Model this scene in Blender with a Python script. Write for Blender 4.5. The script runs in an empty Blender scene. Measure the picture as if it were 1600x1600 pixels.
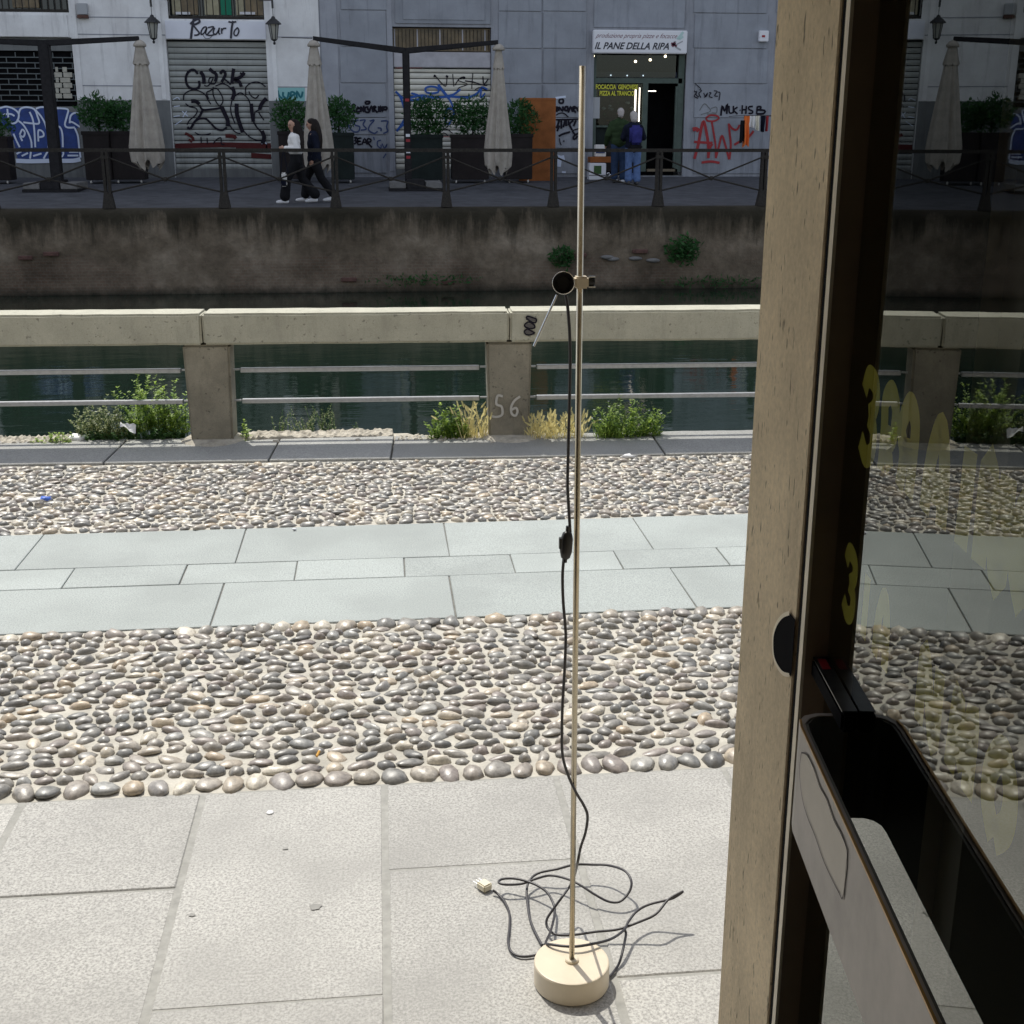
import bpy, bmesh, math, random
from mathutils import Vector, Matrix, noise
R = math.radians
random.seed(7)
S = bpy.context.scene
COL = S.collection

# ---------------------------------------------------------------- camera, sky, sun, exposure
EYE = Vector((0.0, 0.0, 1.75))
FPX, PITCH, YAW, ROLL = 1950.0, R(16.769), R(6.041), R(0.092)
_f = Vector((math.sin(YAW)*math.cos(PITCH), math.cos(YAW)*math.cos(PITCH), -math.sin(PITCH)))
_r0 = Vector((math.cos(YAW), -math.sin(YAW), 0)); _u0 = _r0.cross(_f)
_r = math.cos(ROLL)*_r0 + math.sin(ROLL)*_u0
_u = -math.sin(ROLL)*_r0 + math.cos(ROLL)*_u0
cd = bpy.data.cameras.new('camera'); cam = bpy.data.objects.new('camera', cd); COL.objects.link(cam)
cd.sensor_width = 36; cd.lens = 36*FPX/1600; cd.clip_start = .02; cd.clip_end = 2000
m = Matrix.Identity(4)
for i in range(3):
    m[i][0] = _r[i]; m[i][1] = _u[i]; m[i][2] = -_f[i]; m[i][3] = EYE[i]
cam.matrix_world = m
S.camera = cam
SUN_EL, SX, SY = R(59.5), -0.35, 0.937          # the sun stands beyond the canal, a little to the left
w = bpy.data.worlds.new('World'); S.world = w; w.use_nodes = True
nt = w.node_tree; nt.nodes.clear()
sk = nt.nodes.new('ShaderNodeTexSky'); sk.sky_type = 'NISHITA'; sk.sun_disc = False
sk.sun_elevation = SUN_EL; sk.sun_rotation = math.atan2(SX, SY)
sk.air_density = 1.0; sk.dust_density = 1.6; sk.altitude = 120
bg = nt.nodes.new('ShaderNodeBackground'); bg.inputs['Strength'].default_value = 0.15
wo = nt.nodes.new('ShaderNodeOutputWorld')
hz = nt.nodes.new('ShaderNodeHueSaturation'); hz.inputs['Saturation'].default_value = .5   # a slightly hazy, whitish sky
nt.links.new(sk.outputs[0], hz.inputs['Color']); nt.links.new(hz.outputs[0], bg.inputs[0]); nt.links.new(bg.outputs[0], wo.inputs[0])
sd = bpy.data.lights.new('sun', 'SUN'); sd.energy = 2.7; sd.angle = R(.5); sd.color = (1, .965, .875)
sun = bpy.data.objects.new('sun', sd); COL.objects.link(sun)
dirv = Vector((SX*math.cos(SUN_EL), SY*math.cos(SUN_EL), math.sin(SUN_EL)))
sun.rotation_euler = dirv.to_track_quat('Z', 'Y').to_euler(); sun.location = (0, 0, 30)
S.view_settings.view_transform = 'Standard'; S.view_settings.look = 'None'
S.view_settings.exposure = 0.62; S.view_settings.gamma = 1
S.view_settings.use_curve_mapping = False
S.render.engine = 'CYCLES'
S.cycles.max_bounces = 8; S.cycles.diffuse_bounces = 4; S.cycles.glossy_bounces = 4
S.cycles.transparent_max_bounces = 12

# ---------------------------------------------------------------- measuring: the camera's ray to a plane
def ray(px, py): return _f + (px-800)/FPX*_r - (py-800)/FPX*_u
def at(px, py, Y):
    d = ray(px, py); return EYE + d*(Y/d.y)
def gr(px, py, z=0.0):
    d = ray(px, py); return EYE + d*((z-EYE.z)/d.z)
GA, GD = R(6.95), 0.22                          # the open glass door: direction and offset of its plane
gdir = Vector((math.sin(GA), math.cos(GA), 0)); gn = Vector((math.cos(GA), -math.sin(GA), 0))
def gp(t, z, s=0.0):                            # t metres along the door, s metres proud of the glass towards the opening
    p = gdir*t + gn*(GD-s); return Vector((p.x, p.y, z))

# ---------------------------------------------------------------- object helpers
def tag(o, label=None, cat=None, group=None, kind=None):
    if label: o['label'] = label
    if cat: o['category'] = cat
    if group: o['group'] = group
    if kind: o['kind'] = kind
    return o
def empty(name, loc, label, cat, group=None):
    o = bpy.data.objects.new(name, None); COL.objects.link(o); o.location = loc; o.empty_display_size = .2
    return tag(o, label, cat, group)
class MB:
    def __init__(s): s.v = []; s.f = []; s.mi = []
    def add(s, vs, fs, mi=0):
        b = len(s.v); s.v += [tuple(v) for v in vs]; s.f += [tuple(b+i for i in f) for f in fs]; s.mi += [mi]*len(fs); return s
    def box(s, x0, x1, y0, y1, z0, z1, mi=0):
        return s.add([(x0,y0,z0),(x1,y0,z0),(x1,y1,z0),(x0,y1,z0),(x0,y0,z1),(x1,y0,z1),(x1,y1,z1),(x0,y1,z1)],
                     [(0,3,2,1),(4,5,6,7),(0,1,5,4),(1,2,6,5),(2,3,7,6),(3,0,4,7)], mi)
    def prism(s, pts, z0, z1, mi=0):           # plan polygon, counter clockwise
        n = len(pts)
        vs = [(p[0],p[1],z0) for p in pts]+[(p[0],p[1],z1) for p in pts]
        return s.add(vs, [tuple(range(n-1,-1,-1)), tuple(range(n,2*n))]+[(i,(i+1)%n,n+(i+1)%n,n+i) for i in range(n)], mi)
    def tube(s, pts, r, n=8, cap=True, mi=0):
        pts = [Vector(p) for p in pts]; rs = r if isinstance(r, (list,tuple)) else [r]*len(pts)
        up = Vector((0,0,1)); vs = []; prev = None
        for i, p in enumerate(pts):
            d = (pts[min(i+1,len(pts)-1)]-pts[max(i-1,0)])
            if d.length < 1e-9: d = Vector((0,0,1))
            d.normalize()
            if prev is None:
                a = d.cross(up if abs(d.z) < .9 else Vector((1,0,0))).normalized()
            else:
                a = (prev - d*prev.dot(d))
                a = a.normalized() if a.length > 1e-6 else d.orthogonal().normalized()
            prev = a; b = d.cross(a)
            for k in range(n):
                t = 2*math.pi*k/n; vs.append(p + (a*math.cos(t)+b*math.sin(t))*rs[i])
        fs = [(i*n+k, i*n+(k+1)%n, (i+1)*n+(k+1)%n, (i+1)*n+k) for i in range(len(pts)-1) for k in range(n)]
        if cap: fs += [tuple(range(n-1,-1,-1)), tuple((len(pts)-1)*n+k for k in range(n))]
        return s.add(vs, fs, mi)
    def lathe(s, c, prof, n=32, mi=0):
        vs = []; 
        for (r, z) in prof:
            for k in range(n):
                t = 2*math.pi*k/n; vs.append((c[0]+r*math.cos(t), c[1]+r*math.sin(t), c[2]+z))
        fs = [(i*n+k, i*n+(k+1)%n, (i+1)*n+(k+1)%n, (i+1)*n+k) for i in range(len(prof)-1) for k in range(n)]
        fs += [tuple(range(n-1,-1,-1)), tuple((len(prof)-1)*n+k for k in range(n))]
        return s.add(vs, fs, mi)
    def build(s, name, mat, parent=None, smooth=False, bevel=0, seg=2, loc=None):
        me = bpy.data.meshes.new(name); me.from_pydata(s.v, [], s.f); me.validate()
        ms = mat if isinstance(mat, (list,tuple)) else [mat]
        for q in ms: me.materials.append(q)
        if len(ms) > 1 and len(me.polygons) == len(s.mi):
            me.polygons.foreach_set('material_index', s.mi)
        if bevel:
            bm = bmesh.new(); bm.from_mesh(me)
            es = [e for e in bm.edges if len(e.link_faces) == 2 and e.calc_face_angle(0) > .6]
            bmesh.ops.bevel(bm, geom=es, offset=bevel, segments=seg, affect='EDGES', clamp_overlap=True)
            bm.to_mesh(me); bm.free()
        if smooth: me.polygons.foreach_set('use_smooth', [True]*len(me.polygons))
        return link(name, me, parent, loc)
def link(name, me, parent=None, loc=None):
    o = bpy.data.objects.new(name, me); COL.objects.link(o)
    if loc is not None: o.location = loc
    if parent is not None:
        o.parent = parent
        if loc is None: o.matrix_parent_inverse = Matrix.Translation(-Vector(parent.location)) if parent.type == 'EMPTY' else Matrix.Identity(4)
    return o
def spline(pts, sub=8):                         # Catmull-Rom through the points
    P = [Vector(p) for p in pts]; out = []
    for i in range(len(P)-1):
        p0 = P[max(i-1,0)]; p1 = P[i]; p2 = P[i+1]; p3 = P[min(i+2,len(P)-1)]
        for k in range(sub):
            t = k/sub
            out.append(.5*((2*p1)+(-p0+p2)*t+(2*p0-5*p1+4*p2-p3)*t*t+(-p0+3*p1-3*p2+p3)*t*t*t))
    out.append(P[-1]); return out

# ---------------------------------------------------------------- materials
def nd(nt, t, **kw):
    n = nt.nodes.new(t)
    for k, v in kw.items():
        if k in n.inputs: n.inputs[k].default_value = v
        else: setattr(n, k, v)
    return n
def base(name):
    m = bpy.data.materials.new(name); m.use_nodes = True; nt = m.node_tree
    return m, nt, nt.nodes['Principled BSDF']
def rgba(c): return (c[0], c[1], c[2], 1)
def ramp(nt, fac, stops):
    r = nt.nodes.new('ShaderNodeValToRGB'); e = r.color_ramp.elements
    while len(e) < len(stops): e.new(.5)
    for i, (p, c) in enumerate(stops): e[i].position = p; e[i].color = rgba(c)
    nt.links.new(fac, r.inputs[0]); return r.outputs[0]
def mix(nt, fac, a, b, mode='MIX'):
    x = nt.nodes.new('ShaderNodeMix'); x.data_type = 'RGBA'; x.blend_type = mode; x.clamp_factor = True
    for i, v in ((0, fac), (6, a), (7, b)):
        if isinstance(v, (int, float)): x.inputs[i].default_value = v
        elif isinstance(v, tuple): x.inputs[i].default_value = rgba(v)
        else: nt.links.new(v, x.inputs[i])
    return x.outputs[2]
def mth(nt, op, a, b=0.0, clamp=False):
    x = nt.nodes.new('ShaderNodeMath'); x.operation = op; x.use_clamp = clamp
    for i, v in ((0, a), (1, b)):
        if isinstance(v, (int, float)): x.inputs[i].default_value = v
        else: nt.links.new(v, x.inputs[i])
    return x.outputs[0]
def noi(nt, scale, detail=4, rough=.6, vec=None, st=None):
    n = nd(nt, 'ShaderNodeTexNoise', Scale=scale, Detail=detail, Roughness=rough)
    if vec is None:
        g = nt.nodes.new('ShaderNodeNewGeometry'); vec = g.outputs['Position']
    if st:
        mp = nt.nodes.new('ShaderNodeMapping'); mp.inputs['Scale'].default_value = st
        nt.links.new(vec, mp.inputs[0]); vec = mp.outputs[0]
    nt.links.new(vec, n.inputs['Vector']); return n.outputs[0]
def bump(nt, h, strength, dist, bs, nrm=None):
    b = nd(nt, 'ShaderNodeBump', Strength=strength, Distance=dist)
    nt.links.new(h, b.inputs['Height'])
    if nrm is not None: nt.links.new(nrm, b.inputs['Normal'])
    nt.links.new(b.outputs[0], bs.inputs['Normal']); return b.outputs[0]
def plain(name, c, rough=.6, metal=0, var=.18, scale=12, bmp=.15, bscale=60, objvar=0, bd=.004):
    m, nt, bs = base(name)
    n = noi(nt, scale, 5, .65)
    lo = tuple(max(0, x*(1-var)) for x in c); hi = tuple(min(1, x*(1+var)) for x in c)
    col = ramp(nt, n, [(.3, lo), (.7, hi)])
    if objvar:
        oi = nt.nodes.new('ShaderNodeObjectInfo')
        v = mth(nt, 'ADD', mth(nt, 'MULTIPLY', oi.outputs['Random'], objvar*2), 1-objvar)
        hs = nt.nodes.new('ShaderNodeHueSaturation'); nt.links.new(v, hs.inputs['Value']); nt.links.new(col, hs.inputs['Color']); col = hs.outputs[0]
    nt.links.new(col, bs.inputs['Base Color'])
    bs.inputs['Roughness'].default_value = rough; bs.inputs['Metallic'].default_value = metal
    if bmp: bump(nt, noi(nt, bscale, 4, .6), bmp, bd, bs)
    return m
def paint(name, c, rough=.8, emit=0):
    m, nt, bs = base(name); bs.inputs['Base Color'].default_value = rgba(c); bs.inputs['Roughness'].default_value = rough
    if emit:
        bs.inputs['Emission Color'].default_value = rgba(c); bs.inputs['Emission Strength'].default_value = emit
    return m
def granite(name, c, sc=230, contrast=.38, stain=.12):
    m, nt, bs = base(name)
    a = noi(nt, sc, 3, .75); b = noi(nt, 1.7, 5, .6); d = noi(nt, 14, 4, .7)
    lo = tuple(x*(1-contrast) for x in c); hi = tuple(min(.9, x*(1+contrast*.9)) for x in c)
    col = ramp(nt, a, [(.36, lo), (.5, c), (.64, hi)])
    col = mix(nt, mth(nt, 'MULTIPLY', ramp(nt, b, [(.42, (0,0,0)), (.62, (1,1,1))]), stain*1.6), col, tuple(x*.72 for x in c))
    col = mix(nt, mth(nt, 'MULTIPLY', ramp(nt, d, [(.66, (0,0,0)), (.74, (1,1,1))]), .28), col, tuple(x*.5 for x in c))
    oi = nt.nodes.new('ShaderNodeObjectInfo')
    v = mth(nt, 'ADD', mth(nt, 'MULTIPLY', oi.outputs['Random'], .17), .915)
    hs = nt.nodes.new('ShaderNodeHueSaturation'); nt.links.new(v, hs.inputs['Value']); nt.links.new(col, hs.inputs['Color'])
    nt.links.new(hs.outputs[0], bs.inputs['Base Color']); bs.inputs['Roughness'].default_value = .72
    bump(nt, a, .35, .0015, bs); return m
M = {}
M['slab_near'] = granite('granite_near', (.365, .354, .328), 150, .36, .4)
M['slab_mid'] = granite('granite_middle', (.325, .352, .338), 170, .3, .3)
M['kerb'] = granite('granite_kerb', (.30, .30, .285), 130, .4, .3)
M['joint'] = plain('joint_mortar', (.30, .293, .268), .9, var=.18, scale=30, bmp=.3)
M['bed'] = plain('joint_bed', (.17, .165, .15), .95, var=.3, scale=30)
M['mortar'] = plain('cobble_mortar', (.43, .405, .35), .9, var=.26, scale=7, bmp=.55, bscale=90, bd=.006)
def cobble_mat(name, attr):
    m, nt, bs = base(name)
    if attr:
        a = nt.nodes.new('ShaderNodeAttribute'); a.attribute_name = 'rnd'; r = a.outputs['Fac']
    else:
        r = nt.nodes.new('ShaderNodeObjectInfo').outputs['Random']
    col = ramp(nt, r, [(0, (.12,.118,.115)), (.16, (.25,.235,.215)), (.32, (.18,.18,.175)), (.48, (.32,.29,.255)), (.62, (.22,.19,.175)),
                       (.78, (.30,.30,.29)), (.9, (.37,.30,.22)), (.97, (.52,.48,.41))])
    n = noi(nt, 45, 5, .7)
    col = mix(nt, .75, col, ramp(nt, n, [(.3, (.5,.49,.47)), (.7, (1.65,1.63,1.56))]), 'MULTIPLY')
    gp_ = noi(nt, 120, 3, .6)
    nt.links.new(col, bs.inputs['Base Color'])
    nt.links.new(mth(nt, 'ADD', mth(nt, 'MULTIPLY', n, .4), .2), bs.inputs['Roughness'])
    bs.inputs['Specular IOR Level'].default_value = .6
    bump(nt, gp_, .25, .003, bs); return m
M['cob'] = cobble_mat('river_stone', False); M['cob_s'] = cobble_mat('river_stone_joined', True)
def concrete(name, c, pits=.5, warm=.12, psc=38, stretch=(1,1,1)):
    m, nt, bs = base(name)
    n = noi(nt, 5, 6, .65); p = noi(nt, psc, 2, .5, st=stretch); q = noi(nt, 150, 2, .6)
    col = ramp(nt, n, [(.3, tuple(x*(1-warm) for x in c)), (.7, tuple(x*(1+warm) for x in c))])
    pit = ramp(nt, p, [(.66, (0,0,0)), (.72, (1,1,1))])
    col = mix(nt, mth(nt, 'MULTIPLY', pit, pits), col, tuple(x*.3 for x in c))
    col = mix(nt, .3, col, ramp(nt, q, [(.3, (.6,.6,.6)), (.7, (1.2,1.2,1.2))]), 'MULTIPLY')
    sm = noi(nt, 11, 6, .75, st=(1.5, 1.5, .35)); p2 = noi(nt, psc*2.3, 2, .5, st=stretch)
    col = mix(nt, mth(nt, 'MULTIPLY', ramp(nt, sm, [(.5, (0,0,0)), (.72, (1,1,1))]), .4), col, tuple(x*.5 for x in c))
    col = mix(nt, mth(nt, 'MULTIPLY', ramp(nt, p2, [(.69, (0,0,0)), (.73, (1,1,1))]), pits*.8), col, tuple(x*.35 for x in c))
    nt.links.new(col, bs.inputs['Base Color']); bs.inputs['Roughness'].default_value = .85
    bump(nt, mth(nt, 'SUBTRACT', mth(nt, 'MULTIPLY', q, .4), pit), .5, .003, bs); return m
M['beam'] = concrete('parapet_stone', (.42, .405, .325), .6)
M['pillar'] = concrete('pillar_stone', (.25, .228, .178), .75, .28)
M['travertine'] = concrete('travertine', (.70, .56, .365), .9, .18, 26, (6, 6, 1.6))
M['steel'] = plain('galvanised_steel', (.42, .43, .45), .42, .6, var=.15, scale=40, bmp=.05)
M['far_asphalt'] = plain('far_quay_paving', (.075, .077, .085), .8, var=.3, scale=3, bmp=.3)
M['iron'] = plain('dark_railing_iron', (.034, .030, .026), .7, 0, var=.4, scale=30)
M['post_iron'] = plain('umbrella_post_iron', (.020, .019, .021), .7, 0, var=.3)
for k_ in ('iron', 'post_iron'): M[k_].node_tree.nodes['Principled BSDF'].inputs['Specular IOR Level'].default_value = .15
M['canvas'] = plain('beige_canvas', (.37, .335, .29), .9, var=.18, scale=5, bmp=.3, bscale=25, bd=.02)
M['white_plaster'] = plain('white_plaster', (.76, .76, .79), .9, var=.07, scale=1.3, bmp=.2, bscale=20)
M['sign_plaster'] = plain('sign_plaster', (.74, .75, .82), .9, var=.05, scale=2, bmp=.1)
M['grey_plaster'] = plain('grey_plaster', (.29, .305, .34), .9, var=.14, scale=2.2, bmp=.4, bscale=12, objvar=.07)
M['grey_trim'] = plain('grey_trim', (.31, .32, .355), .9, var=.1, scale=3, bmp=.3)
M['grey_base'] = plain('grey_plinth', (.17, .175, .17), .9, var=.3, scale=3, bmp=.3)
M['shutter_grey'] = plain('worn_grey_shutter', (.33, .34, .33), .5, .1, var=.3, scale=4, bmp=.1)
M['shutter_white'] = plain('cream_shutter', (.62, .60, .53), .5, var=.1, scale=3, bmp=.05)
M['shutter_box'] = plain('shutter_housing', (.40, .39, .42), .7, var=.15, scale=4)
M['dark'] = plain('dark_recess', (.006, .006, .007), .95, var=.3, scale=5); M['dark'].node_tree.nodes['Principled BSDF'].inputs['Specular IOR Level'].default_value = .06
M['dark_glass'] = paint('window_glass_dark', (.015, .02, .02), .08)
M['black_paint'] = paint('black_spray_paint', (.014, .012, .02), .7)
M['navy_paint'] = paint('dark_blue_marker', (.05, .07, .16), .7)
M['blue_paint'] = plain('blue_spray_paint', (.02, .05, .21), .7, var=.3, scale=6, bmp=0)
M['blue_line'] = paint('bright_blue_spray', (.02, .09, .36), .7)
M['white_paint'] = paint('white_spray_paint', (.62, .68, .82), .7)
M['teal_paint'] = paint('teal_spray_paint', (.01, .14, .17), .7)
M['pale_teal'] = paint('pale_teal_paint', (.25, .50, .50), .7)
M['red_paint'] = paint('red_spray_paint', (.32, .02, .025), .7)
M['maroon_paint'] = paint('maroon_paint', (.09, .022, .022), .8)
M['yellow'] = paint('yellow_lettering', (.62, .60, .04), .6)
M['sign_white'] = paint('sign_white', (.72, .72, .76), .4)
M['sign_ink'] = paint('sign_ink', (.02, .02, .035), .6)
M['sign_red'] = paint('sign_wine_red', (.16, .03, .06), .6)
M['sign_green'] = paint('sign_pale_green', (.45, .62, .60), .6)
M['lantern'] = paint('black_lantern_iron', (.02, .02, .022), .5)
M['lantern_glass'] = paint('lantern_glass', (.30, .30, .27), .2)
M['planter'] = plain('planter_brown', (.020, .016, .016), .6, var=.3, scale=3)
M['planter_g'] = plain('planter_green', (.014, .02, .019), .6, var=.3, scale=3)
M['castor'] = paint('white_castor', (.5, .48, .45), .5)
def stained(name, c, spec=.2):
    m, nt, bs = base(name)
    n = noi(nt, 1.6, 6, .65); d = noi(nt, 2.2, 5, .7, st=(3.0, 1, .28)); f = noi(nt, 22, 4, .7)
    g = nt.nodes.new('ShaderNodeNewGeometry'); sp = nt.nodes.new('ShaderNodeSeparateXYZ'); nt.links.new(g.outputs['Position'], sp.inputs[0])
    lo = nt.nodes.new('ShaderNodeMapRange'); lo.inputs[1].default_value = 2.2; lo.inputs[2].default_value = .6; nt.links.new(sp.outputs[2], lo.inputs[0])
    col = ramp(nt, n, [(.3, tuple(x*.86 for x in c)), (.7, tuple(min(.85, x*1.12) for x in c))])
    st = ramp(nt, mth(nt, 'ADD', d, mth(nt, 'MULTIPLY', lo.outputs[0], .14)), [(.54, (0,0,0)), (.72, (1,1,1))])
    col = mix(nt, mth(nt, 'MULTIPLY', st, .45), col, tuple(x*.45 for x in c))
    col = mix(nt, mth(nt, 'MULTIPLY', ramp(nt, f, [(.64, (0,0,0)), (.7, (1,1,1))]), .3), col, tuple(x*.55 for x in c))
    oi = nt.nodes.new('ShaderNodeObjectInfo'); v = mth(nt, 'ADD', mth(nt, 'MULTIPLY', oi.outputs['Random'], .14), .92)
    hs = nt.nodes.new('ShaderNodeHueSaturation'); nt.links.new(v, hs.inputs['Value']); nt.links.new(col, hs.inputs['Color'])
    nt.links.new(hs.outputs[0], bs.inputs['Base Color']); bs.inputs['Roughness'].default_value = .92; bs.inputs['Specular IOR Level'].default_value = spec
    bump(nt, f, .4, .01, bs); return m
M['white_plaster'] = stained('white_plaster_stained', (.78, .765, .765)); M['grey_plaster'] = stained('grey_plaster_stained', (.285, .30, .335))
M['grey_trim'] = stained('grey_trim_stained', (.315, .325, .36)); M['grey_base'] = stained('grey_plinth_stained', (.17, .175, .175)); M['shutter_grey'] = stained('shutter_stained', (.34, .35, .335), .4)
def leaf(name, c, c2, sc=9, trans=.25):
    m, nt, bs = base(name)
    n = noi(nt, sc, 3, .6)
    nt.links.new(ramp(nt, n, [(.3, c), (.7, c2)]), bs.inputs['Base Color']); bs.inputs['Roughness'].default_value = .55
    tr = nt.nodes.new('ShaderNodeBsdfTranslucent'); tr.inputs[0].default_value = rgba(tuple(x*1.6 for x in c2))
    ms = nt.nodes.new('ShaderNodeMixShader'); ms.inputs[0].default_value = trans
    nt.links.new(bs.outputs[0], ms.inputs[1]); nt.links.new(tr.outputs[0], ms.inputs[2])
    nt.links.new(ms.outputs[0], nt.nodes['Material Output'].inputs[0]); return m
M['hedge'] = leaf('planter_foliage', (.015,.05,.018), (.045,.12,.035), 3, .2)
M['weed'] = leaf('weed_green', (.12,.22,.04), (.30,.40,.08), 14, .42)
M['weed_dark'] = leaf('weed_dark_green', (.03,.09,.03), (.09,.18,.05), 14, .3)
M['weed_pale'] = leaf('weed_grey_green', (.13,.17,.07), (.27,.30,.13), 14, .35)
M['straw'] = leaf('dry_grass', (.50,.43,.18), (.72,.64,.32), 14, .3)
M['wood_panel'] = plain('orange_wood_panel', (.27, .095, .03), .55, var=.25, scale=3, bmp=.15)
M['beige_enamel'] = plain('beige_enamel', (.60, .515, .385), .42, var=.06, scale=15, bmp=.06, bscale=120)
M['brass_rod'] = plain('tarnished_nickel', (.50, .44, .33), .26, .92, var=.12, scale=30, bmp=0)
M['chrome'] = plain('chrome', (.75, .74, .70), .18, 1, var=.05, bmp=0)
M['black_plastic'] = paint('black_plastic', (.012, .012, .013), .38)
M['cord'] = paint('black_cord', (.03, .027, .03), .42)
M['plug'] = paint('ivory_plug', (.66, .60, .45), .4)
M['skin'] = paint('skin', (.42, .24, .17), .6)
M['hair'] = plain('dark_hair', (.015, .011, .01), .5, var=.4, scale=40)
M['hair_grey'] = plain('grey_hair', (.42, .38, .36), .7, var=.2, scale=40)
M['white_cloth'] = plain('white_fleece', (.70, .68, .66), .9, var=.06, scale=10)
M['black_cloth'] = plain('black_trousers_cloth', (.012, .012, .014), .9, var=.3, scale=10)
M['navy_cloth'] = plain('navy_cloth', (.009, .011, .022), .9, var=.3, scale=10)
M['green_cloth'] = plain('dark_green_cloth', (.03, .05, .022), .9, var=.3, scale=10)
M['blue_pack'] = plain('blue_backpack_cloth', (.035, .035, .16), .8, var=.3, scale=10)
M['jeans'] = plain('light_denim', (.10, .16, .32), .9, var=.25, scale=10)
M['jeans_dark'] = plain('dark_denim', (.03, .05, .10), .9, var=.25, scale=10)
M['shoe'] = paint('white_shoe', (.68, .68, .70), .6)
M['shoe_dark'] = paint('dark_shoe', (.05, .045, .045), .6)
M['orange_cloth'] = paint('orange_cloth', (.75, .17, .03), .8)
M['cream_cloth'] = paint('cream_cloth', (.7, .66, .55), .8)
M['green_frame'] = plain('green_grey_frame', (.085, .11, .095), .5, var=.2, scale=6)
M['bulb'] = paint('lit_bulb', (1, .86, .6), .5, 3)
M['tube_glow'] = paint('strip_glow', (1, .88, .74), .5, 2.2)
M['blue_bulb'] = paint('cool_spot', (.7, .8, 1), .5, 2.5)
M['navy_panel'] = paint('navy_panel', (.012, .02, .06), .5)
M['brown_display'] = plain('shop_display', (.09, .05, .035), .8, var=.7, scale=9)
M['room_wall'] = plain('shop_room_wall', (.19, .18, .15), .8, var=.2, scale=2)
M['room_floor'] = plain('shop_room_floor', (.32, .29, .25), .6, var=.2, scale=2)
M['outer_wall'] = plain('own_building_plaster', (.45, .40, .32), .9, var=.12, scale=2)
M['stile'] = plain('dark_bronze_aluminium', (.26, .18, .11), .45, .1, var=.3, scale=6, bmp=.05)
M['rubber_shade'] = paint('black_rubber_and_shade', (.006, .006, .007), .9); M['rubber_shade'].node_tree.nodes['Principled BSDF'].inputs['Specular IOR Level'].default_value = .05  # also paints the shade in the jamb gap and the finger notch
M['pale_edge'] = plain('pale_metal_edge', (.80, .70, .52), .5, .0, var=.15, scale=20, bmp=0)
M['pale_brown'] = plain('worn_brass_sill', (.14,.11,.07), .6)
M['inner_shade'] = paint('shaded_handle_metal', (.11,.11,.10), .5)
M['handle'] = plain('worn_handle_metal', (.36, .325, .295), .45, .3, var=.3, scale=9, bmp=.05)
M['handle_patch'] = plain('bare_handle_metal', (.42, .38, .32), .45, .3, var=.08, scale=18, bmp=0)
M['glue'] = paint('old_glue_line', (.05, .03, .035), .7)
M['brass_edge'] = plain('brass_edge', (.38, .22, .07), .35, .8, var=.2, scale=30, bmp=0)
M['red_sticker'] = paint('red_sticker', (.28, .01, .02), .5)
M['litter_white'] = paint('litter_white', (.75, .75, .75), .5)
M['litter_blue'] = paint('litter_blue', (.04, .12, .5), .5)
M['orange_filter'] = paint('cigarette_filter', (.6, .32, .06), .8)
M['rubble'] = plain('pale_rubble', (.42, .385, .32), .95, var=.3, scale=20, bmp=.7, bscale=40, bd=.01)
M['mailbox'] = paint('grey_mailbox', (.35, .36, .38), .5)
M['window_frame'] = plain('window_frame', (.16, .15, .14), .6, var=.15)
M['curtain'] = plain('curtain', (.42, .38, .26), .9, var=.2, scale=4)
M['curtain_green'] = paint('green_curtain', (.02, .22, .13), .9)
M['gold_glass'] = plain('grimy_amber_glass', (.17, .12, .06), .3, var=.5, scale=3, bmp=0)
M['brick_red'] = plain('red_brick', (.10, .05, .04), .9, var=.35, scale=12, bmp=.4)
M['concrete_block'] = plain('concrete_weight', (.16, .155, .15), .9, var=.25, scale=10)
def glass_mat(name, ior):
    m = bpy.data.materials.new(name); m.use_nodes = True; nt = m.node_tree; nt.nodes.clear()
    o = nt.nodes.new('ShaderNodeOutputMaterial'); f = nd(nt, 'ShaderNodeFresnel', IOR=ior)
    bf = nt.nodes.new('ShaderNodeNewGeometry')   # the pane is one sheet: give both of its sides the same reflectance
    nt.links.new(mth(nt, 'ADD', ior, mth(nt, 'MULTIPLY', bf.outputs['Backfacing'], 1/ior-ior)), f.inputs['IOR'])
    g = nd(nt, 'ShaderNodeBsdfGlossy', Roughness=0.0, Color=(.82,.84,.80,1)); t = nd(nt, 'ShaderNodeBsdfTransparent', Color=(.55,.58,.55,1))
    x = nt.nodes.new('ShaderNodeMixShader'); nt.links.new(f.outputs[0], x.inputs[0])
    nt.links.new(t.outputs[0], x.inputs[1]); nt.links.new(g.outputs[0], x.inputs[2]); nt.links.new(x.outputs[0], o.inputs[0]); return m
M['glass'] = glass_mat('door_glass', 2.1); M['shop_glass'] = glass_mat('shop_glass', 1.4)
def water_mat():
    m, nt, bs = base('canal_water')
    bs.inputs['Base Color'].default_value = (.0075, .0155, .0105, 1); bs.inputs['Roughness'].default_value = .04; bs.inputs['IOR'].default_value = 1.33
    a = noi(nt, 1.0, 3, .55, st=(1.4, 3.2, 1)); b = noi(nt, 9, 3, .6, st=(1, 2.2, 1))
    bump(nt, mth(nt, 'ADD', a, mth(nt, 'MULTIPLY', b, .12)), .22, .02, bs); return m
M['water'] = water_mat()
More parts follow.
